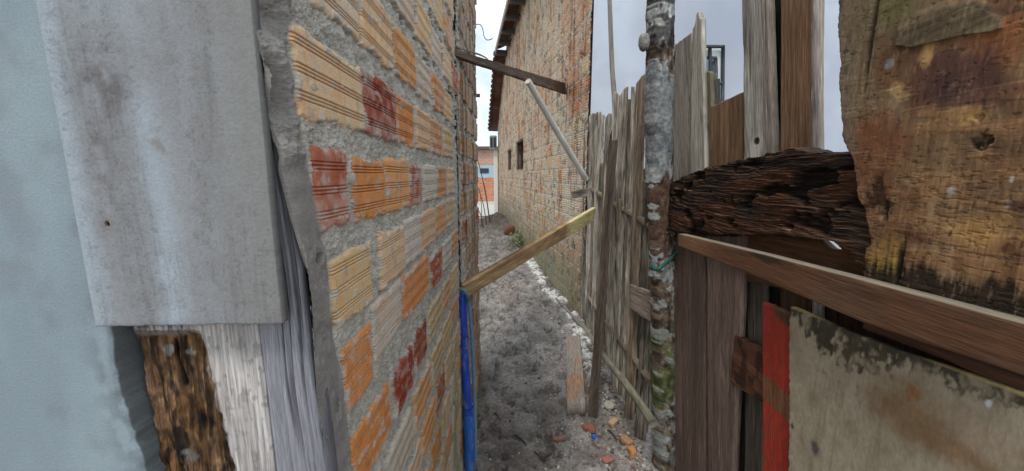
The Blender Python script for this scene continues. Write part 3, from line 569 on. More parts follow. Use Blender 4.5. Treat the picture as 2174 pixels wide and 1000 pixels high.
q1 = hitw(1206, 190) + np.array([-.02, -.05, 0]); tube('nail', [q1 + np.array([0, 0, .07]), q1 - np.array([0, 0, .14])], .007, None, None, META, 6, 4, 0, colfn=plain(rgb('3a2a24'), 8))
tag(bpy.data.objects['nail'], 'long rusty nail through the right end of the dark brace plank', 'nail')
o = tube('prop_pole', [pt(1121, 172, 'y', 2.98), pt(1180, 275, 'y', 3.4), pt(1243, 380, 'y', 3.85)], [.024, .028, .033], None, None, MINE, 14, 80, .05, colfn=lambda P, A, S: pal(fbm(A * 25, S * 9, 601, 4), [rgb('a8a49c'), rgb('ccc8c0'), rgb('dedbd4')]))
tag(o, 'pale whitish pole propped diagonally from the fence corner up to the brace plank', 'pole')
a = pt(983, 622, 'y', 1.93); b = pt(1263, 455, 'x', .735)
def st_new(P, A, B, c):
    L_ = B.max(); t = 1 - B / L_; c = mixc(c, np.broadcast_to(rgb('e8d79c'), c.shape) * (.8 + .35 * fbm(A * 60, B * 6, 611, 3))[..., None], .95 * ss(.68, .74, t + .05 * (fbm(A * 60, B * 3, 612, 2) - .5))); return mixc(c, np.broadcast_to(rgb('7a6048'), c.shape), .5 * ss(.5, .7, fbm(A * 20, B * 5, 613, 3)) * (t < .68))
beam('loose_plank', a, b, .088, .125, .03, .03, (-.15, -.45, .85), [rgb('9c7c58'), rgb('c09d72'), rgb('d8bb8e')], 'light brown plank with a fresh yellow end, resting from the blue pipe to the fence', 'plank', n=(36, 260), edge=.0015, stain=st_new, crack=.25, jag=.001)
# wires and bits on the far left wall
o = tube('overhead_wire', [(-.262, 1.9, 2.22), (-.3, 5, 3.05), (-.62, 11.4, 4.65)], [.006, .008, .014], None, None, META, 6, 30, 0, colfn=plain(rgb('55585a'), 9)); tag(o, 'straight grey wire from the left wall to the tiled roof', 'wire')
mb = empty('meter_box', p(990, 70, 2.96), 'grey electric boxes fixed one above the other at the top of the old wall', 'box')
for c_, s_ in ((p(991, 34, 2.97), (.07, .07, .07)), (p(992, 62, 2.97), (.06, .06, .075))): boxes('casing', [(c_, s_)], rgb('8e9396'), META, mb)
tube('conduit', [p(996, -40, 3.0), p(999, 120, 3.0), p(1003, 330, 3.0), (-.285, 3.0, 1.0)], .013, None, mb, META, 8, 30, 0, colfn=plain(rgb('4c4f52'), 12))
o = tube('curly_wire', [p(1000, 58, 3.0), p(1012, 52, 3.1), p(1020, 53, 3.1), p(1025, 62, 3.1), p(1028, 78, 3.1), p(1035, 85, 3.1), p(1046, 82, 3.1)], .0035, None, None, META, 6, 60, 0, colfn=plain(rgb('6b6f73'), 10)); tag(o, 'thin wavy loose wire sticking out into the sky', 'wire')
o = tube('bracket', [p(998, 202, 2.97), p(1019, 203, 2.97)], .012, None, None, META, 8, 4, 0, colfn=plain(rgb('74787a'), 11), square=.8); tag(o, 'short grey metal stub sticking out of the old wall below the wires', 'bracket')
# dead sticks leaning at the far end of the left side
for i, (a, b, D, r) in enumerate([((1012, 330), (1042, 492), 11.2, .02), ((1014, 395), (1034, 490), 10.9, .015), ((1013, 440), (1026, 496), 10.7, .015), ((1018, 400), (1021, 492), 11, .012)]):
    q = p(*b, D); q[2] = 0.05; mdl = (p(*a, D) + q) / 2 + np.array([.04, 0, .05]); o = tube('dead_stick', [q, mdl, p(*a, D)], [r, r * .8, r * .4], DARKW, None, WOOD, 8, 24, .3)
    tag(o, 'thin dead stick leaning at the far left end of the alley', 'stick', 'dead sticks at the far end')
# ------------------------------------------------------------------ picket fence on the right
FX = .78
fence = empty('picket_fence', (FX, 3.0, 0), 'picket fence of narrow weathered grey stakes between the brick house and the mossy post', 'fence')
fg = [[rgb('3d3833'), rgb('857d72'), rgb('b4aca2')], [rgb('2e2a26'), rgb('686056'), rgb('948c7f')], [rgb('5d564e'), rgb('948b80'), rgb('b9b1a4')], [rgb('443a32'), rgb('746657'), rgb('978873')]]
pk = [(1246, 246, 17, 1243, 680, 1), (1258, 238, 18, 1252, 690, 0), (1274, 232, 20, 1266, 730, 2), (1291, 236, 16, 1281, 760, 0), (1299, 268, 10, 1290, 760, 1), (1310, 190, 20, 1297, 790, 2), (1325, 180, 20, 1318, 800, 0), (1339, 205, 15, 1329, 820, 1), (1347, 178, 14, 1340, 830, 2), (1362, 150, 26, 1352, 880, 3), (1384, 340, 30, 1372, 930, 1), (1268, 420, 14, 1259, 700, 3), (1318, 420, 11, 1306, 790, 3), (1333, 430, 9, 1322, 800, 1), (1354, 380, 14, 1344, 860, 0), (1285, 300, 9, 1270, 730, 3)]
for i, (tx, ty, wpx, bx, by, ci) in enumerate(pk):
    tpt = pt(tx, ty, 'x', FX + .012 * (i % 3)); D0 = tpt[1]; bpt = pt(bx, by, 'x', FX + .012 * (i % 3)); bpt = np.array([FX + .012 * (i % 3), tpt[1] * .55 + bpt[1] * .45, -.03]); 
    wd = wpx * D0 / 800 * .80 * np.array([.80, -.60, 0]); s0 = random.random(); lean = random.uniform(-.25, .25)
    hh = np.array([wd, wd]); 
    tops = (lambda sgn, amt: (lambda u: -amt * (u if sgn > 0 else 1 - u) - .03 * np.abs(u - .5)))(random.choice([-1, 1]), random.uniform(.01, .07))
    slab('picket', [bpt - wd / 2, bpt + wd / 2, tpt + wd / 2, tpt - wd / 2], .018, fg[ci], fence, (22, 240), WOOD, .006, top=tops, jag=.008, crack=1., con=2.5, warp=.03, amp=1.6)
# back layer of darker stakes so that the fence reads dense
for i, y in enumerate(np.linspace(2.2, 4.0, 15)):
    y = y + random.uniform(-.03, .03); hgt = random.uniform(1.5, 1.95); wd = .085 * np.array([.5, -.86, 0]); bp = np.array([FX + .045, y, -.02]); tp = bp + np.array([random.uniform(-.01, .02), random.uniform(-.06, .06), hgt])
    slab('picket', [bp - wd / 2, bp + wd / 2, tp + wd / 2, tp - wd / 2], .015, fg[random.choice([1, 3])], fence, (10, 80), WOOD, .006, jag=.01, crack=.8, con=2)
tube('rail', [(FX + .02, 2.0, 1.32), (FX + .03, 4.0, 1.5)], .022, fg[3], fence, WOOD, 10, 60, .1)
tube('rail', [(FX + .02, 2.0, .45), (FX + .03, 4.0, .35)], .022, fg[3], fence, WOOD, 10, 60, .1)
o = beam('x', pt(1337, 628, 'x', .745), pt(1392, 660, 'x', .745), .15, .17, .02, .02, (0, 0, 1), [rgb('6b5f56'), rgb('96877b'), rgb('b1a398')], None, None, fence, n=(40, 60), edge=.008, jag=.006); o.name = 'cross_board'
o['label'] = 'short pale broken cross board near the mossy post'
o = beam('corner_block', pt(1213, 412, 'y', 3.93), pt(1262, 408, 'y', 3.80), .07, .09, .08, .08, (0, 0, 1), GREY, 'short grey timber stub sticking out at the house corner above the yellow plank end', 'timber', n=(20, 40), edge=.008)
# long thin pole behind the fence
o = tube('tall_stick', [pt(1292, -60, 'y', 3.3), pt(1299, 130, 'y', 3.28), pt(1306, 260, 'y', 3.25), pt(1300, 480, 'y', 3.2), (.86, 3.2, 0)], [.016, .019, .023, .024, .025], [rgb('5a5651'), rgb('857f78'), rgb('a09a92')], None, WOOD, 10, 120, .08); tag(o, 'tall thin bare stick rising above the pickets against the plaster', 'stick')
# dark leaning stake and fallen rail
a = pt(1258, 880, 'z', 0); b = pt(1302, 300, 'x', .73)
o = beam('leaning_stake', a + np.array([0, 0, -.02]), b, .062, .06, .03, .03, (1, -.2, 0), [rgb('352e29'), rgb('564a41'), rgb('75685c')], 'dark brown stake leaning against the pickets, its foot beside the old beam', 'stake', n=(20, 220), edge=.002, crack=.6)
o = tube('fallen_pole', [pt(1388, 900, 'x', .70), pt(1340, 830, 'x', .70), pt(1280, 752, 'x', .69), pt(1238, 690, 'x', .66)], [.020, .024, .022, .018], [rgb('4c4a3c'), rgb('7c7866'), rgb('a09a88')], None, WOOD, 12, 90, .12); tag(o, 'thin mossy pole slanting low along the foot of the picket fence', 'pole')
# old beam lying on the mud
def st_beam(P, A, B, c):
    n = fbm(A * 14, B * 9, 701, 4); c = mixc(c, np.broadcast_to(rgb('a9805f'), c.shape) * (.7 + .6 * n)[..., None], .75 * ss(.45, .65, fbm(A * 6, B * 3.5, 702, 3))); return mixc(c, np.broadcast_to(rgb('8d8881'), c.shape), .75 * ss(.45, .6, n)) - 0, .014 * (n - .5)
a = pt(1217, 712, 'z', .09); b = pt(1224, 858, 'z', .09)
z0 = .085; wd = np.array([.064, .0, 0])
o = slab('old_beam', [b - wd, b + wd, a + wd * 1.05, a - wd * 1.05], .11, [rgb('6b625a'), rgb('8f857b'), rgb('aaa299')], None, (40, 220), WOOD, .005, stain=st_beam, crack=.4, jag=.014)
tag(o, 'short old beam lying lengthwise on the mud, orange stained, beside the leaning stake', 'beam')
# ------------------------------------------------------------------ mossy cement-covered post
yp_ = 1.88
zz = lambda py: pt(1400, py, 'y', yp_)[2]
def st_post(P, A, S):
    z = P[..., 2]; a = P[..., 0] * 1.0 + P[..., 1] * .6
    n = fbm(a * 34, z * 17, 801, 5, .65); m = fbm(a * 70, z * 34, 803, 4); k = fbm(a * 12, z * 9, 805, 3)
    bark = pal(m * 1.5 - .25, [rgb('1f1a17'), rgb('443930'), rgb('6e5f52'), rgb('8f8376')])
    cem = pal(n * 1.6 - .3, [rgb('55585a'), rgb('7d8284'), rgb('989d9e'), rgb('b0aea6')]) * (.7 + .6 * m)[..., None]
    up = ss(zz(190), zz(120), z); mid = ss(zz(420), zz(330), z) * (1 - up); low = ss(zz(600), zz(700), z)
    t = .50 * up + .30 * mid + .60 * (1 - up - mid); t = np.where(z > zz(600), t, .58)
    cm = ss(t - .03, t + .03, n * .6 + k * .4 + .06 * (m - .5)); 
    cm = cm * (1 - .45 * low); cem = cem * ((1 - .45 * low) * (1 - .22 * mid))[..., None]; c = mixc(bark, cem, cm); wht = ss(.6, .7, m) * up; c = mixc(c, np.broadcast_to(rgb('c9c6c0'), c.shape), .8 * wht * cm)
    dark = ss(.5, .62, fbm(a * 16, z * 20, 811, 3) + .12 * ss(zz(70), zz(40), z)) * ss(zz(190), zz(110), z); c = mixc(c, np.broadcast_to(rgb('16120f'), c.shape), .8 * dark)
    red = ss(zz(360), zz(400), z) * ss(zz(620), zz(560), z); c = mixc(c, np.broadcast_to(rgb('5f473b'), c.shape) * (.6 + .8 * m)[..., None], .7 * red * (1 - cm))
    mo = low * ss(.42, .6, fbm(a * 14 + 3, z * 9, 807, 4)); c = mixc(c, pal(m, [rgb('23281a'), rgb('4a5530'), rgb('6f7a3a')]), .75 * mo)
    pale = low * ss(.64, .70, fbm(a * 22 + 9, z * 22, 809, 3)); c = mixc(c, np.broadcast_to(rgb('a3aaa8'), c.shape), .45 * pale)
    return c
pp = lambda px, py: pt(px, py, 'y', yp_)
PTS = [np.array([pp(1418, 1000)[0], yp_, -.05]), pp(1414, 960), pp(1410, 700), pp(1404, 460), pp(1398, 250), pp(1402, 110), pp(1403, -80)]
post = empty('mossy_post', (PTS[0][0], yp_, 0), 'round timber post crusted with grey cement and moss, at the near end of the pickets', 'post')
o = tube('trunk', PTS, [.072, .070, .068, .064, .065, .062, .060], None, post, MINC, 120, 900, .09, colfn=st_post, seed=77)
me = o.data; co = np.empty(len(me.vertices) * 3, np.float32); me.vertices.foreach_get('co', co); co = co.reshape(-1, 3); wco = co + np.array(post.location)
cc = np.empty(len(me.vertices) * 4, np.float32); me.attributes['Col'].data.foreach_get('color', cc); lum = cc.reshape(-1, 4)[:, :3].mean(1)
ctr = np.stack([np.interp(wco[:, 2], [q[2] for q in PTS], [q[0] for q in PTS]), np.full(len(co), yp_), wco[:, 2]], 1)
rd = wco - ctr; rl = np.linalg.norm(rd, axis=1)[:, None] + 1e-6
dd = .003 * (ss(.08, .3, lum) - .4) + .010 * (fbm(wco[:, 0] * 60 + wco[:, 1] * 40, wco[:, 2] * 24, 821, 4) - .5)
co = co + rd / rl * dd[:, None]; me.vertices.foreach_set('co', co.astype(np.float32).ravel()); me.update()
rock('cement_lump', pp(1368, 88) - np.array([0, .0, .03]), (.05, .05, .075), rgb('8b8a85'), MINC, post, 5, n=20, boxy=.3)
def rope_c(P, A, S): return pal(fbm(A * 200, S * 60, 831, 2), [rgb('173a38'), rgb('2a5f5a'), rgb('48827b')])
yr = yp_ - .085
o = tube('teal_rope', [pt(1384, 562, 'y', yr + .02), pt(1395, 571, 'y', yr - .01), pt(1412, 560, 'y', yr - .01), pt(1430, 543, 'y', yr), pt(1444, 524, 'y', yr + .01), pt(1440, 498, 'y', yr + .02), pt(1431, 486, 'y', yr + .04)], [.007, .009, .008, .007, .007, .006, .006], None, None, WOOD, 10, 80, .3, colfn=rope_c)
tag(o, 'dark teal rag rope tied round the mossy post below the rotten beam', 'rope')
# ------------------------------------------------------------------ board fence on the right
bf = empty('board_fence', (.79, 1.1, 0), 'patched brown board fence with a rotten beam, plywood sheet and pale mouldy panel', 'fence')
def rb(name, bl, br, tr, tl, x, thick, cols, lab=None, **k):
    o = slab(name, [pt(*q, 'x', x) for q in (bl, br, tr, tl)], thick, cols, bf, **k)
    if lab: o['label'] = lab
    return o
def horiz(name, x, topl, botl, thick, cols, n, stain=None, lab=None, amp=1., par=None, m=WOODX, leftl=None, jag=.0, kx=1., con=1.6, crack=.5, grain='y', ylim=None, relief=1.):
    """board in the fence plane; top and bottom outlines given along it, adaptive towards the eye"""
    SEED[0] += 13; sd = SEED[0]
    tp = np.array([pt(*q, 'x', x) for q in topl])[:, 1:]; bt = np.array([pt(*q, 'x', x) for q in botl])[:, 1:]
    y0 = max(tp[:, 0].max(), bt[:, 0].max()) if ylim is None else ylim[0]; y1 = min(tp[:, 0].min(), bt[:, 0].min()) if ylim is None else ylim[1]
    nu, nv = n; y = 1 / np.linspace(1 / y0, 1 / y1, nu); v = np.linspace(0, 1, nv)
    ti = np.argsort(tp[:, 0]); bi = np.argsort(bt[:, 0])
    def ext(yq, arr):
        z = np.interp(yq, arr[:, 0], arr[:, 1]); s0 = (arr[1, 1] - arr[0, 1]) / (arr[1, 0] - arr[0, 0]); lo = yq < arr[0, 0]; z[lo] = arr[0, 1] + s0 * (yq[lo] - arr[0, 0]); return z
    zt = ext(y, tp[ti]) + jag * (fbm(y * 45, 0 * y, sd, 4) - .5) * 2; zb = ext(y, bt[bi]) + jag * (fbm(y * 45, 0 * y + 7, sd, 4) - .5) * 2
    Y, V_ = np.meshgrid(y, v); Z = zb[None] * (1 - V_) + zt[None] * V_
    if leftl is not None:
        l = np.array([pt(*q, 'x', x) for q in leftl])[:, 1:]; li = np.argsort(l[:, 1]); yl = np.interp(Z, l[li, 1], l[li, 0]) + .0035 * (fbm(Z * 90, 0 * Z, sd + 1, 4) - .5) * 2; t = (1 / Y - 1 / y0) / (1 / y1 - 1 / y0); Y = 1 / (1 / yl + t * (1 / y1 - 1 / yl))
    if grain == 'y': c, d = wood(Z, -Y, sd, cols, kx, con, crack)
    else: c, d = wood(-Y, Z, sd, cols, kx, con, crack)
    d = d * relief
    if stain is not None:
        r = stain(Y, Z, c); 
        if isinstance(r, tuple): c, d2 = r; d = d + d2
        else: c = r
    d = d * amp
    rim = np.minimum(V_, 1 - V_) * (zt - zb)[None]; d = d - .002 * np.exp(-rim / .002)
    f = np.stack([x - d, Y, Z], -1); b = np.stack([x + thick + 0 * Y, Y, Z], -1); V, Q = closed(f, b)
    l0 = np.stack([-Y, Z, Y * 0 + sd], -1).reshape(-1, 3) if grain == 'z' else np.stack([-Y, Z, Y * 0 + sd], -1).reshape(-1, 3)
    o = link(name, V, Q, np.concatenate([c.reshape(-1, 3), c.reshape(-1, 3) * .8]), np.concatenate([l0, l0 + np.array([0, thick, thick * 20])]), m, bf if par is None else par)
    if lab: o['label'] = lab
    return o
DB = [rgb('2a201b'), rgb('4f3f37'), rgb('6d5a50')]; GB = [rgb('5b544c'), rgb('8d857b'), rgb('b3aca3')]; OB = [rgb('5a3d24'), rgb('88623f'), rgb('a67d52')]; MB_ = [rgb('4a3a34'), rgb('6b554c'), rgb('84695e')]
cut = lambda l, r: (lambda u: l * (1 - u) + r * u)
rb('board', (1430, 470), (1480, 450), (1466, 84), (1427, 100), .835, .02, [rgb('5e564e'), rgb('8f867b'), rgb('aaa298')], n=(50, 260), top=lambda u: .035 * u, jag=.006, crack=.8)
rb('board', (1462, 450), (1498, 440), (1489, 40), (1470, 60), .825, .02, [rgb('7a736a'), rgb('aba59b'), rgb('c4beb4')], n=(40, 260), top=lambda u: .05 * np.exp(-((u - .55) / .25) ** 2), jag=.006)
rb('board', (1486, 430), (1512, 420), (1508, 156), (1484, 146), .845, .02, [rgb('453e33'), rgb('77705c'), rgb('9a9684')], 'mossy short board', n=(30, 200), jag=.012, crack=.9)
rb('board', (1503, 430), (1526, 420), (1519, 168), (1503, 162), .865, .02, [rgb('2b2a28'), rgb('45433f'), rgb('5f5c56')], n=(20, 120), jag=.006)
def st_D(P, A, B, c):
    n = fbm(A * 20, B * 10, 905, 3); return mixc(c, np.broadcast_to(rgb('3a2a20'), c.shape), .75 * ss(.8, .97, A / A.max()) + .25 * ss(.5, .7, n) * (A / A.max() < .8))
rb('board', (1508, 420), (1592, 410), (1589, 190), (1509, 226), .828, .02, [rgb('5c4634'), rgb('7d624a'), rgb('967a5e')], 'orange-brown board with slanting top', n=(70, 200), jag=.002, stain=st_D, con=1.2)
def st_E(P, A, B, c):
    k = pt(1606, 300, 'x', .81); y, z = P[..., 1], P[..., 2]; r = np.sqrt(((y - k[1]) / .016) ** 2 + ((z - k[2]) / .012) ** 2)
    c = mixc(c, np.broadcast_to(rgb('cfcac2'), c.shape), .6 * ss(2.4, 1.0, np.sqrt(((y - k[1]) / .018) ** 2 + ((z - k[2] + .03) / .03) ** 2)))
    c = mixc(c, np.broadcast_to(rgb('2a2320'), c.shape), .9 * ss(1.2, .8, r)); c = mixc(c, np.broadcast_to(rgb('6d5c4c'), c.shape), .5 * ss(.6, 1, A / A.max()))
    return c, -.006 * ss(1.1, .6, r)
rb('board', (1582, 420), (1641, 400), (1627, -60), (1572, -60), .81, .025, [rgb('6a6761'), rgb('95918a'), rgb('b8b5ae')], 'tall grey board with a dark knot', n=(70, 320), stain=st_E, crack=.9)
rb('board', (1622, 420), (1636, 400), (1632, -60), (1620, -60), .838, .02, OB, n=(24, 120))
rb('board', (1632, 1010), (1664, 1010), (1664, -60), (1630, -60), .868, .02, [rgb('100e0f'), rgb('1e1a1a'), rgb('2f2926')], 'near-black board', n=(24, 200))  # near-black throughout, set back behind its neighbours
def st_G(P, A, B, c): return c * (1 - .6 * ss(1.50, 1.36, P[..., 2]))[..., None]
rb('board', (1655, 1010), (1712, 1010), (1710, -60), (1657, -60), .83, .022, [rgb('54402f'), rgb('775b43'), rgb('937a66')], n=(60, 300), con=1.3, crack=.4, stain=st_G)
rb('lath', (1713, 1010), (1726, 1010), (1722, -60), (1711, -60), .845, .012, [rgb('b3b4ac'), rgb('cfd1cb'), rgb('dfe0da')], 'whitish lath', n=(20, 300), edge=.004)
tube('branch_stake', [pt(1739, 720, 'x', .84), pt(1737, 330, 'x', .835), pt(1736, 150, 'x', .835), pt(1738, -60, 'x', .84)], [.013, .0135, .013, .014], [rgb('66605a'), rgb('948a82'), rgb('b9b3aa')], bf, WOOD, 14, 200, .15)
# lower boards
def st_L(P, A, B, c): return mixc(c, np.broadcast_to(rgb('53443c'), c.shape), .5 * ss(.5, .65, fbm(A * 10, B * 1.2, 915, 3)))
rb('board', (1436, 1400), (1499, 1400), (1495, 505), (1430, 500), .806, .022, [rgb('463933'), rgb('6a5950'), rgb('827065')], n=(60, 360), crack=.35, con=1.3, stain=st_L)
rb('board', (1504, 1400), (1535, 1400), (1580, 500), (1500, 500), .797, .022, [rgb('54453f'), rgb('7b685f'), rgb('917d72')], n=(80, 360), crack=.4, con=1.3, stain=st_L)
rb('board', (1572, 1400), (1614, 1400), (1621, 500), (1588, 500), .835, .02, [rgb('2f2a26'), rgb('57504a'), rgb('736b63')], n=(40, 300), crack=.6)
rb('board', (1490, 1500), (1600, 1500), (1600, 500), (1490, 500), .875, .02, DB, n=(40, 120))  # dark backing added so the gaps between the boards stay dark
rb('board', (1745, 1200), (1905, 1200), (1905, 540), (1745, 540), .85, .02, [rgb('251b17'), rgb('3f2d24'), rgb('573f30')], n=(60, 120))
rb('board', (1900, 1200), (2300, 1200), (2300, 540), (1900, 540), .84, .02, [rgb('251b17'), rgb('3f2d24'), rgb('573f30')], n=(60, 120))
# brown board seen in the slit under the rotten beam
horiz('board', .815, [(1436, 470), (1600, 470), (1736, 498), (1745, 512), (1763, 528), (1786, 531), (1796, 505), (1880, 505), (2200, 500)], [(1436, 570), (1600, 600), (1880, 660), (2200, 760)], .02, [rgb('3a271b'), rgb('5a3f2a'), rgb('76553a')], (260, 60), lab='brown board behind the slit', amp=.6)
horiz('board', .845, [(1600, 655), (1830, 660), (2200, 700)], [(1600, 690), (1830, 720), (2200, 950)], .02, DB, (100, 30), amp=.6) if False else None
# the rotten beam
def st_beamr(Y, Z, c):
    wz = Z + .02 * (fbm(Y * 7, Z * 9, 921, 3) - .5) + .03 * (Y - 1.2) * 0
    f1 = fbm(Y * 8, wz * 170, 923, 5, .7); f2 = fbm(Y * 30, wz * 420, 925, 4, .65); hol = fbm(Y * 11, Z * 26, 927, 4); rr = fbm(Y * 4, Z * 12, 929, 3)
    c = pal(f1 * 1.7 - .42, [rgb('14100e'), rgb('281e18'), rgb('3f2f26'), rgb('5e4636'), rgb('8a7664')]) * (.35 + 1.2 * f2)[..., None]
    hm = ss(.55, .68, hol); c = c * (1 - .75 * hm)[..., None]; c = mixc(c, np.broadcast_to(rgb('6b3f24'), c.shape) * (.2 + f2)[..., None], .5 * ss(.5, .66, rr) * (1 - hm))
    return c, .013 * (f1 - .5) + .007 * (f2 - .5) - .020 * hm + .012 * (rr - .5)
horiz('rotten_beam', .755, [(1418, 392), (1450, 374), (1500, 357), (1560, 342), (1620, 328), (1685, 315), (1730, 325), (1775, 322), (1830, 318)], [(1424, 492), (1500, 497), (1600, 498), (1700, 503), (1760, 508), (1800, 535), (1845, 590)], .07, DB, (520, 300), st_beamr, 'dark crumbling rotten beam', jag=.006)
# front rail
def st_rail(Y, Z, c):
    n = fbm(Y * 9, Z * 30, 941, 4); c = mixc(c, np.broadcast_to(rgb('6b452f'), c.shape) * (.6 + .7 * n)[..., None], .55 * ss(.4, .6, fbm(Y * 5, Z * 12, 943, 3)))
    c = mixc(c, np.broadcast_to(rgb('2f261f'), c.shape), .8 * blob(Y, Z, 1.02, 1.395, .07, .012, 9, .7, .5)); return mixc(c, np.broadcast_to(rgb('9b7350'), c.shape), .5 * ss(.25, .0, np.abs(Y - 1.45)))
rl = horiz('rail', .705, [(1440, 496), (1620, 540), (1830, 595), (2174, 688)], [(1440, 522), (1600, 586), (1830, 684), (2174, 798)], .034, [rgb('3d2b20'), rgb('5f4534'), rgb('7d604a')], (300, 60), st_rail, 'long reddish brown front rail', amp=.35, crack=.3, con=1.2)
def st_edge(Y, Z, c): return c
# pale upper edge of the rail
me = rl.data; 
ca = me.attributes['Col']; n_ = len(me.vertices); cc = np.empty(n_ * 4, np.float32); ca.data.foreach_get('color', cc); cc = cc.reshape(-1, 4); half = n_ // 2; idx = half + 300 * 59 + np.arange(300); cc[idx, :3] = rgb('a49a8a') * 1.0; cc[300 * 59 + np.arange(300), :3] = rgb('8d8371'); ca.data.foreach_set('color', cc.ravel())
horiz('rail', .775, [(1840, 640), (2000, 700), (2174, 770)], [(1840, 702), (2000, 762), (2174, 842)], .02, [rgb('33231c'), rgb('553a2e'), rgb('6b4b3a')], (120, 30), lab='lower dark rail', amp=.4)
# reddish cross block and red strip
horiz('cross_block', .79, [(1560, 712), (1625, 748)], [(1560, 820), (1625, 858)], .03, [rgb('3b251b'), rgb('64412f'), rgb('80573f')], (70, 80), lambda Y, Z, c: mixc(c, np.broadcast_to(rgb('2a1a14'), c.shape), .7 * ss(.55, .65, fbm(Y * 30, Z * 22, 951, 4))), 'short reddish brown cross block', crack=.5)
def st_red(P, A, B, c):
    y, z = P[..., 1], P[..., 2]; n = fbm(A * 50, B * 30, 961, 4); zc = pt(1645, 842, 'x', .775)[2]; zt = pt(1645, 665, 'x', .775)[2]
    c = mixc(np.broadcast_to(rgb('a0362a'), c.shape) * (.8 + .35 * fbm(A * 20, B * 12, 963, 4))[..., None], c, .9 * ss(.042, .028, np.abs(z - zc) + .02 * (n - .5)))
    c = mixc(c, np.broadcast_to(rgb('b4402c'), c.shape), .6 * ss(.5, .7, n)); sr = ss(.60, .66, fbm(A * 160, B * 40, 965, 4)); c = mixc(c, np.broadcast_to(rgb('6d4a38'), c.shape), .6 * sr); return mixc(c, np.broadcast_to(rgb('3f3a28'), c.shape) * (.5 + n)[..., None], .9 * ss(-.012, .012, z - zt + (y - 1.06) * -.4 + .03 * (n - .5)))
rb('red_strip', (1618, 1300), (1700, 1300), (1690, 672), (1619, 640), .775, .018, [rgb('4a3a2a'), rgb('6f5a40'), rgb('8b7552')], 'red painted strip with a bare brown band', n=(60, 300), m=PAIN, edge=.002, jag=.004, stain=st_red)
def st_pan(Y, Z, c):
    tl = pt(1675, 650, 'x', .76); tr = pt(2174, 838, 'x', .76); ztop_ = tl[2] + (tr[2] - tl[2]) * (tl[1] - Y) / (tl[1] - tr[1]); d = ztop_ - Z
    n1 = fbm(Y * 26, Z * 16, 971, 5); n2 = fbm(Y * 90, Z * 55, 973, 4); n3 = fbm(Y * 6, Z * 5, 975, 3)
    b = pal(n1 * 1.1 - .05, [rgb('7f7561'), rgb('968b76'), rgb('a39984'), rgb('90846e')]) * (.9 + .2 * n2)[..., None]
    br = ss(.95, .60, Y) ; b = mixc(b, np.broadcast_to(rgb('7c5b3a'), b.shape) * (.7 + .6 * n1)[..., None], np.clip(.75 * blob(Y, Z, .62, 1.17, .10, .05, 12, .6, .6), 0, 1)); b = mixc(b, np.broadcast_to(rgb('8a5a34'), b.shape), .7 * blob(Y, Z, .66, 1.215, .012, .018, 14, .8))
    b = mixc(b, np.broadcast_to(rgb('a08f7c'), b.shape), .6 * blob(Y, Z, .55, 1.20, .05, .04, 15, .5))
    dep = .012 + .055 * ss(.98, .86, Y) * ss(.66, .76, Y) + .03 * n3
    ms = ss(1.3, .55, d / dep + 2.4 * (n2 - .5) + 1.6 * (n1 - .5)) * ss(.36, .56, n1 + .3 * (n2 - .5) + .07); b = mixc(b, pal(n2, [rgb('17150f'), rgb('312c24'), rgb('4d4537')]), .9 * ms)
    gr = ss(.035, .0, d) * ss(.45, .6, n1); b = mixc(b, np.broadcast_to(rgb('6a6536'), b.shape), .6 * gr * (1 - ms)); b = mixc(b, np.broadcast_to(rgb('a59262'), b.shape), .7 * ss(.006, .002, d))
    q = pt(1730, 952, 'x', .76); b = mixc(b, np.broadcast_to(rgb('3d4149'), b.shape), .85 * blob(Y, Z, q[1], q[2], .011, .018, 16, .7, .5)); q = pt(2100, 858, 'x', .76); b = mixc(b, np.broadcast_to(rgb('c9cdd0'), b.shape), .9 * blob(Y, Z, q[1], q[2], .005, .006, 17, .6)); q = pt(1682, 905, 'x', .76); b = mixc(b, np.broadcast_to(rgb('2a241c'), b.shape), .8 * blob(Y, Z, q[1], q[2], .006, .008, 18, .6))
    st = ss(.62, .7, fbm(Y * 70, Z * 5, 977, 3)); b = mixc(b, np.broadcast_to(rgb('6b5f46'), b.shape), .2 * st); b = mixc(b, np.broadcast_to(rgb('6b5238'), b.shape), .6 * ss(.985, 1.0, Y + .02 * (n2 - .5)))
    return b, .001 * (n2 - .5) - .0012 * ms * n2
horiz('panel', .76, [(1677, 650), (1800, 704), (1900, 742), (2050, 792), (2174, 838)], [(1677, 1500), (2174, 1500)], .016, [rgb('7f7558'), rgb('9b9175'), rgb('a59c82')], (560, 620), st_pan, 'pale painted panel with black mould along its top', crack=.0, leftl=[(1677, 640), (1676, 800), (1675, 1000), (1672, 1500)], m=PANL, grain='z', amp=1., jag=.001, relief=.12)
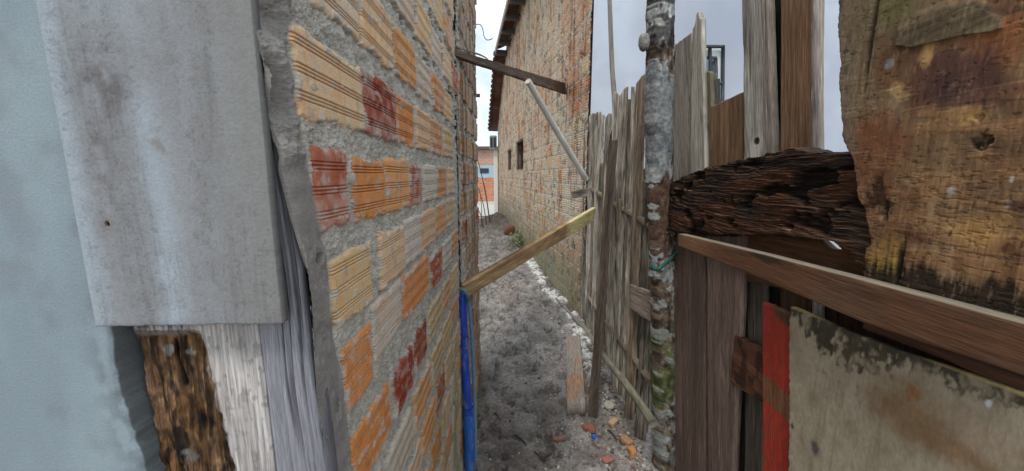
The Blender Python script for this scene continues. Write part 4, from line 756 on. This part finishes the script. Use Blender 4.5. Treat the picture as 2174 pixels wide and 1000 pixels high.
# the plywood sheet
X_ = .742
def B_(px, py): q = pt(px, py, 'x', X_); return q[1], q[2]
def st_ply(Y, Z, c):
    n1 = fbm(Y * 26, Z * 10, 1001, 5, .6); n2 = fbm(Y * 120, Z * 26, 1003, 4); n3 = fbm(Y * 12, Z * 60, 1005, 4); n4 = fbm(Y * 8, Z * 8, 1007, 4); vt = fbm(Y * 200, Z * 7, 1009, 4)
    b = pal(n1 * 1.3 - .15, [rgb('5f4531'), rgb('775a41'), rgb('866a4c'), rgb('957b60')]) * ((.6 + .7 * n2) * (.85 + .3 * n3))[..., None]
    def put(col, m): 
        nonlocal b; b = mixc(b, np.broadcast_to(rgb(col), b.shape) * (.75 + .5 * n2)[..., None], np.clip(m, 0, 1))
    def bl(px, py, wx, wy, s, w=.6, soft=.5, fr=1.):
        cy, cz = B_(px, py); y2, _ = B_(px + wx, py); _, z2 = B_(px, py + wy); return blob(Y, Z, cy, cz, abs(cy - y2), abs(cz - z2), s, w, soft, fr)
    put('99704a', .5 * ss(.5, .65, n3)); put('5d3a26', .45 * ss(.55, .7, n4))
    put('8b4f2c', .6 * bl(2120, 80, 70, 70, 30)); put('7a3f22', .7 * bl(1840, 230, 50, 70, 31)); put('744a30', .6 * bl(1860, 330, 60, 80, 32))
    put('5a3d36', .9 * bl(2020, 160, 120, 60, 33, .5, .4) * ss(.25, .5, vt + .15)); put('4a3430', .85 * bl(2000, 190, 55, 30, 34, .6)); put('5f4038', .8 * bl(2110, 195, 60, 28, 35, .6)); put('6a4636', .7 * bl(1940, 200, 30, 100, 36, .7) * ss(.4, .6, vt))
    put('4a3029', .75 * bl(2095, 150, 25, 50, 37, .9, .5, 1.5)); put('c09a62', .8 * bl(1968, 112, 12, 22, 38, .7)); put('b78f5a', .6 * bl(2055, 245, 22, 18, 39, .7)); put('caa878', .55 * bl(1895, 205, 30, 22, 40, .8))
    # grey weathered left strip
    cy, cz = B_(1868, 80); g = ss(-.006, .012, Y - cy + .02 * (n4 - .5) + .10 * ss(1.83, 1.72, Z)) * ss(B_(0, 330)[1] if False else 1.70, 1.78, Z + .04 * (n1 - .5)); put('6f5b45', .85 * g); put('8d7b62', .6 * g * ss(.5, .6, vt)); e = Y - B_(1800, 200)[0]
    lf = np.clip(ss(-.03, .0, Y - np.interp(Z, [1.6, 1.7, 1.8, 2.1], [B_(1822, 300)[0], B_(1812, 250)[0], B_(1810, 100)[0], B_(1808, 0)[0]])), 0, 1) * ss(1.64, 1.69, Z); put('7c6f5c', .9 * lf * (.5 + .5 * n1)); put('3e3328', .7 * lf * ss(.55, .7, n2))
    put('6e6048', .85 * bl(1880, 10, 100, 70, 70, .5)); put('77684c', .6 * bl(1960, 5, 60, 28, 71, .6)); put('6b6a3c', .5 * bl(1895, 20, 45, 30, 41, .8)); k = bl(1850, 75, 5, 85, 42, .6); put('2b1f18', .85 * k)
    k2 = bl(1862, 335, 10, 16, 60, .7); 
    # dark holes and specks
    h1 = bl(2085, 300, 20, 16, 43, .9, .3, 1.4); put('1d1714', .95 * h1); put('6a5640', .6 * bl(2055, 290, 40, 14, 44, .8)); h2 = bl(2078, 250, 8, 8, 45, .8); h3 = bl(1860, 415, 22, 38, 46, .8, .4); put('3a2419', .85 * h3); h4 = bl(1880, 445, 9, 22, 47, .8); put('2a1a14', .9 * h4)
    put('8c8d8f', .9 * bl(1889, 137, 9, 11, 48, .7, .3)); put('a5a5a3', .8 * bl(2019, 407, 9, 9, 49, .6, .5)); put('b4b4ae', .9 * bl(2148, 380, 5, 6, 50, .5)); put('b4b4ae', .9 * bl(2142, 436, 6, 7, 51, .6)); put('4b2d28', .8 * bl(2160, 440, 20, 16, 52, .8)); put('7c4a36', .5 * bl(1890, 300, 30, 12, 53, .8))
    put('5b3626', .7 * bl(1950, 500, 45, 16, 61, .8)); put('b98e54', .55 * bl(2090, 490, 70, 35, 62, .6)); put('4a2c22', .8 * bl(2140, 525, 12, 12, 63, .8)); put('5e3c28', .6 * bl(2150, 560, 20, 60, 64, .7)); put('1c1612', .9 * bl(2018, 495, 3, 7, 65, .4))
    put('a5803f', .6 * bl(1870, 560, 40, 60, 66, .7) * ss(.35, .6, vt + .1)); put('75702f', .55 * bl(1885, 580, 25, 35, 67, .8))
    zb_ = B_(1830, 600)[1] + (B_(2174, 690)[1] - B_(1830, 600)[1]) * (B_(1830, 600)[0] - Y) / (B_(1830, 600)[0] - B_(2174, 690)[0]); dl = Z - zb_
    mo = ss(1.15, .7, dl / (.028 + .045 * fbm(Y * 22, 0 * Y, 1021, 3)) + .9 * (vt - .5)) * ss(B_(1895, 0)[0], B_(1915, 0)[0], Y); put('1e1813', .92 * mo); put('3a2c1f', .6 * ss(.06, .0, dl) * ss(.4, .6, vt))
    ck = bl(1908, 555, 9, 45, 68, .5, .3); put('15110f', .9 * ck)
    # the delaminated grey-brown flake near the top
    y, z = Y, Z; ca, cb = B_(1905, 95), B_(2128, 50); t = (ca[0] - Y) / (ca[0] - cb[0]); zbm = np.interp(t, [0, .2, .45, .7, .95, 1], [B_(1905, 98)[1], B_(1950, 99)[1], B_(2000, 86)[1], B_(2050, 74)[1], B_(2115, 66)[1], B_(2130, 60)[1]]) + .004 * (n4 - .5)
    ztp = np.interp(t, [0, .2, .5, .8, 1], [B_(1905, 62)[1], B_(1950, 40)[1], B_(2000, 18)[1], B_(2090, 12)[1], B_(2130, 35)[1]]) + .006 * (n4 - .5)
    fl = ss(-.001, .001, Z - zbm) * ss(-.012, .004, ztp - Z + .02 * (n1 - .5)) * ss(-.02, 0, t) * ss(1.02, 1.0, t); fc_ = pal(fbm(Y * 14, (Z + .1 * Y) * 150, 1031, 4) * 1.4 - .2, [rgb('453b2e'), rgb('665843'), rgb('7a6c54')])
    b = mixc(b, fc_, fl); und = ss(.010, .0, np.abs(Z - zbm + .005)) * (1 - fl) * ss(-.02, 0, t) * ss(1.02, 1, t); b = b * (1 - .35 * und)[..., None]
    put('33302e', .7 * ss(-.001, .002, Z - ztp) * ss(.5, .8, t) * ss(.012, .004, Z - ztp))
    tk = ss(.60, .70, fbm(Y * 60, Z * 260, 1041, 4)) * ss(1.72, 1.64, Z + .03 * n4); b = b * (1 - .26 * tk)[..., None]; sp_ = ss(.70, .76, fbm(Y * 150, Z * 110, 1043, 3)); b = b * (1 - .3 * sp_)[..., None]; lt = ss(.64, .74, fbm(Y * 170, Z * 60, 1045, 4)); b = mixc(b, np.broadcast_to(rgb('b49a78'), b.shape), .18 * lt)
    fib = ss(.55, .7, n3) * .0008 - .0008 * tk - .0008 * sp_
    return b, .004 * fl - .006 * np.clip(h1 + h2 + h3 * .6 + h4 + ck + k, 0, 1.2) + .0014 * (vt - .5) + fib + .002 * (n4 - .5)
zr = np.array([2.5, 1.38])
horiz('plywood_sheet', X_, [(1780, -300), (2400, -300)], [(1840, 622), (2174, 720)], .018, OB, (620, 760), st_ply, 'big stained orange-brown plywood sheet', m=WOODP, grain='z', crack=.15, relief=.4, leftl=[(1776, -300), (1780, 0), (1779, 70), (1786, 130), (1783, 170), (1790, 300), (1808, 328), (1818, 380), (1822, 420), (1840, 460), (1848, 500), (1850, 520), (1838, 527), (1836, 560), (1838, 622)], ylim=(B_(1840, 600)[0], .25))
# ------------------------------------------------------------------ small things on the mud
def gp(px, py): return pt(px, py, 'z', .03)
def put_rock(name, px, py, s, col, lab, cat, grp=None, seed=1, rz=0, boxy=.6, m=MINE):
    q = gp(px, py); q[2] = gz(q[0], q[1]) ; o = rock(name, q, s, rgb(col), m, None, seed, rz=rz, boxy=boxy, n=16); tag(o, lab, cat, grp); return o
put_rock('brick_fragment', 1330, 934, (.045, .075, .035), 'a9805f', 'orange brick fragment, larger of the two blocks by the foot of the pickets', 'brick', None, 3, .5, .9)
put_rock('brick_fragment', 1341, 962, (.035, .055, .05), 'b5835a', 'bright orange brick chunk standing nearest the mossy post foot', 'brick', None, 5, .2, .95)
put_rock('brick_fragment', 1251, 908, (.085, .045, .03), '8f5d4f', 'reddish brick shard next to the blue plastic scrap', 'brick', None, 7, -.4, .7)
put_rock('plastic_scrap', 1262, 919, (.035, .030, .03), '2f5fb0', 'small crumpled blue plastic scrap on the mud', 'scrap', None, 9, .3, .2, PVC)
put_rock('brick_fragment', 1186, 918, (.075, .03, .02), '8d6155', 'flat reddish brick shard lying alone in mid path', 'brick', None, 11, .1, .6)
put_rock('stone', 1293, 866, (.075, .07, .045), 'a3a093', 'rounded grey stone right of the leaning stake foot', 'stone', None, 13, 0, .2)
put_rock('brick_fragment', 1302, 893, (.08, .04, .03), 'b3977a', 'pale brown brick shard below the rounded grey stone', 'brick', None, 15, .8, .8)
put_rock('brick_fragment', 1290, 968, (.07, .05, .022), '9a6a60', 'dull pinkish brick shard near the bottom of the photo', 'brick', None, 17, .5, .7)
put_rock('rusty_lump', 1084, 503, (.36, .26, .26), '6b4438', 'rusty red-brown lump of rubble beside the green weeds', 'rubble', None, 21, .4, .4, MINC)
# loose chips of mortar and clay
rs = np.random.RandomState(21); Vs = []; Qs = []; Cs = []; k = 0
pl = [rgb('a8a39b'), rgb('8d867e'), rgb('7b736c'), rgb('9d7a64'), rgb('b9b5ad'), rgb('5b5651')]
for i in range(1500):
    y = 1 / rs.uniform(1 / 1.75, 1 / 9.5); right = .79 if y < 4 else .785 - .1239 * (y - 4)
    x = right - abs(rs.normal(0, .16)) - .02 if rs.rand() < .72 else rs.uniform(-.25, right)
    if x < -.27: continue
    s = rs.uniform(.003, .012) * (1 + .16 * y) * (1.5 if rs.rand() < .08 else 1); d = rs.rand(8, 3) * .6 + .4; p = (np.array([[a, b, c] for c in (-.5, .5) for b in (-.5, .5) for a in (-.5, .5)]) * d) * np.array([s * rs.uniform(1, 2.2), s * 1.2, s * .7]); th = rs.rand() * 6.28
    p = np.c_[p[:, 0] * math.cos(th) - p[:, 1] * math.sin(th), p[:, 0] * math.sin(th) + p[:, 1] * math.cos(th), p[:, 2]] + [x, y, gz(x, y) + s * .2]
    Vs.append(p); Qs.append(np.array([[0, 2, 3, 1], [4, 5, 7, 6], [0, 1, 5, 4], [2, 6, 7, 3], [0, 4, 6, 2], [1, 3, 7, 5]]) + k); k += 8; Cs.append(np.repeat((pl[rs.randint(6)] * rs.uniform(.7, 1.1))[None], 8, 0))
o = link('rubble', np.concatenate(Vs), np.concatenate(Qs), np.concatenate(Cs), None, MINE, None, False); tag(o, 'scattered small chips of mortar and brick on the mud', 'rubble', kind='stuff')
# twigs
for i, (a, b) in enumerate([((1150, 968), (1172, 950)), ((1134, 950), (1150, 968)), ((1092, 912), (1118, 936)), ((1180, 640), (1238, 702)), ((1290, 905), (1310, 930))]):
    q, r = gp(*a), gp(*b); q[2] = gz(q[0], q[1]) + .012; r[2] = gz(r[0], r[1]) + .012; o = tube('twig', [q, (q + r) / 2 + np.array([.004, 0, .006]), r], [.004, .005, .003] if i != 3 else [.012, .012, .012], DARKW if i != 3 else GREY, None, WOOD, 8, 20, .2)
    tag(o, ['short dark twig in the mud, right arm of a V', 'short dark twig in the mud, left arm of a V', 'thin dark twig nearest the blue pipe on the mud', 'thin grey stick lying on the white rubble strip', 'small dark twig among the orange brick fragments'][i], 'twig')
# weeds by the rusty lump
q = pt(1098, 522, 'z', .05); Vs = []; Qs = []; Cs = []; k = 0
for i in range(260):
    x, y = q[0] + rs.normal(0, .13), q[1] + rs.normal(0, .25); z0_ = .02 + rs.rand() * .30; th = rs.rand() * 6.28; l = rs.uniform(.05, .11); w_ = .018; t = rs.uniform(-.3, .9)
    d = np.array([math.cos(th), math.sin(th), t]); s = np.array([-math.sin(th), math.cos(th), 0]) * w_; b = np.array([x, y, z0_]); Vs.append(np.array([b, b + d * l * .5 + s, b + d * l, b + d * l * .5 - s])); Qs.append(np.array([[0, 1, 2, 3]]) + k); k += 4; Cs.append(np.repeat((rgb('5f6a38') * rs.uniform(.5, 1.3))[None], 4, 0))
t = empty('weed_clump', (q[0], q[1], 0), 'low clump of green weeds at the foot of the brick house wall', 'plant')
link('leaves', np.concatenate(Vs), np.concatenate(Qs), np.concatenate(Cs), None, MINE, t, False)
for i in range(5): tube('stem', [(q[0] + rs.normal(0, .06), q[1] + rs.normal(0, .1), 0), (q[0] + rs.normal(0, .12), q[1] + rs.normal(0, .2), .3)], [.006, .003], [rgb('4a5226'), rgb('66703a')], t, WOOD, 6, 8, .1)
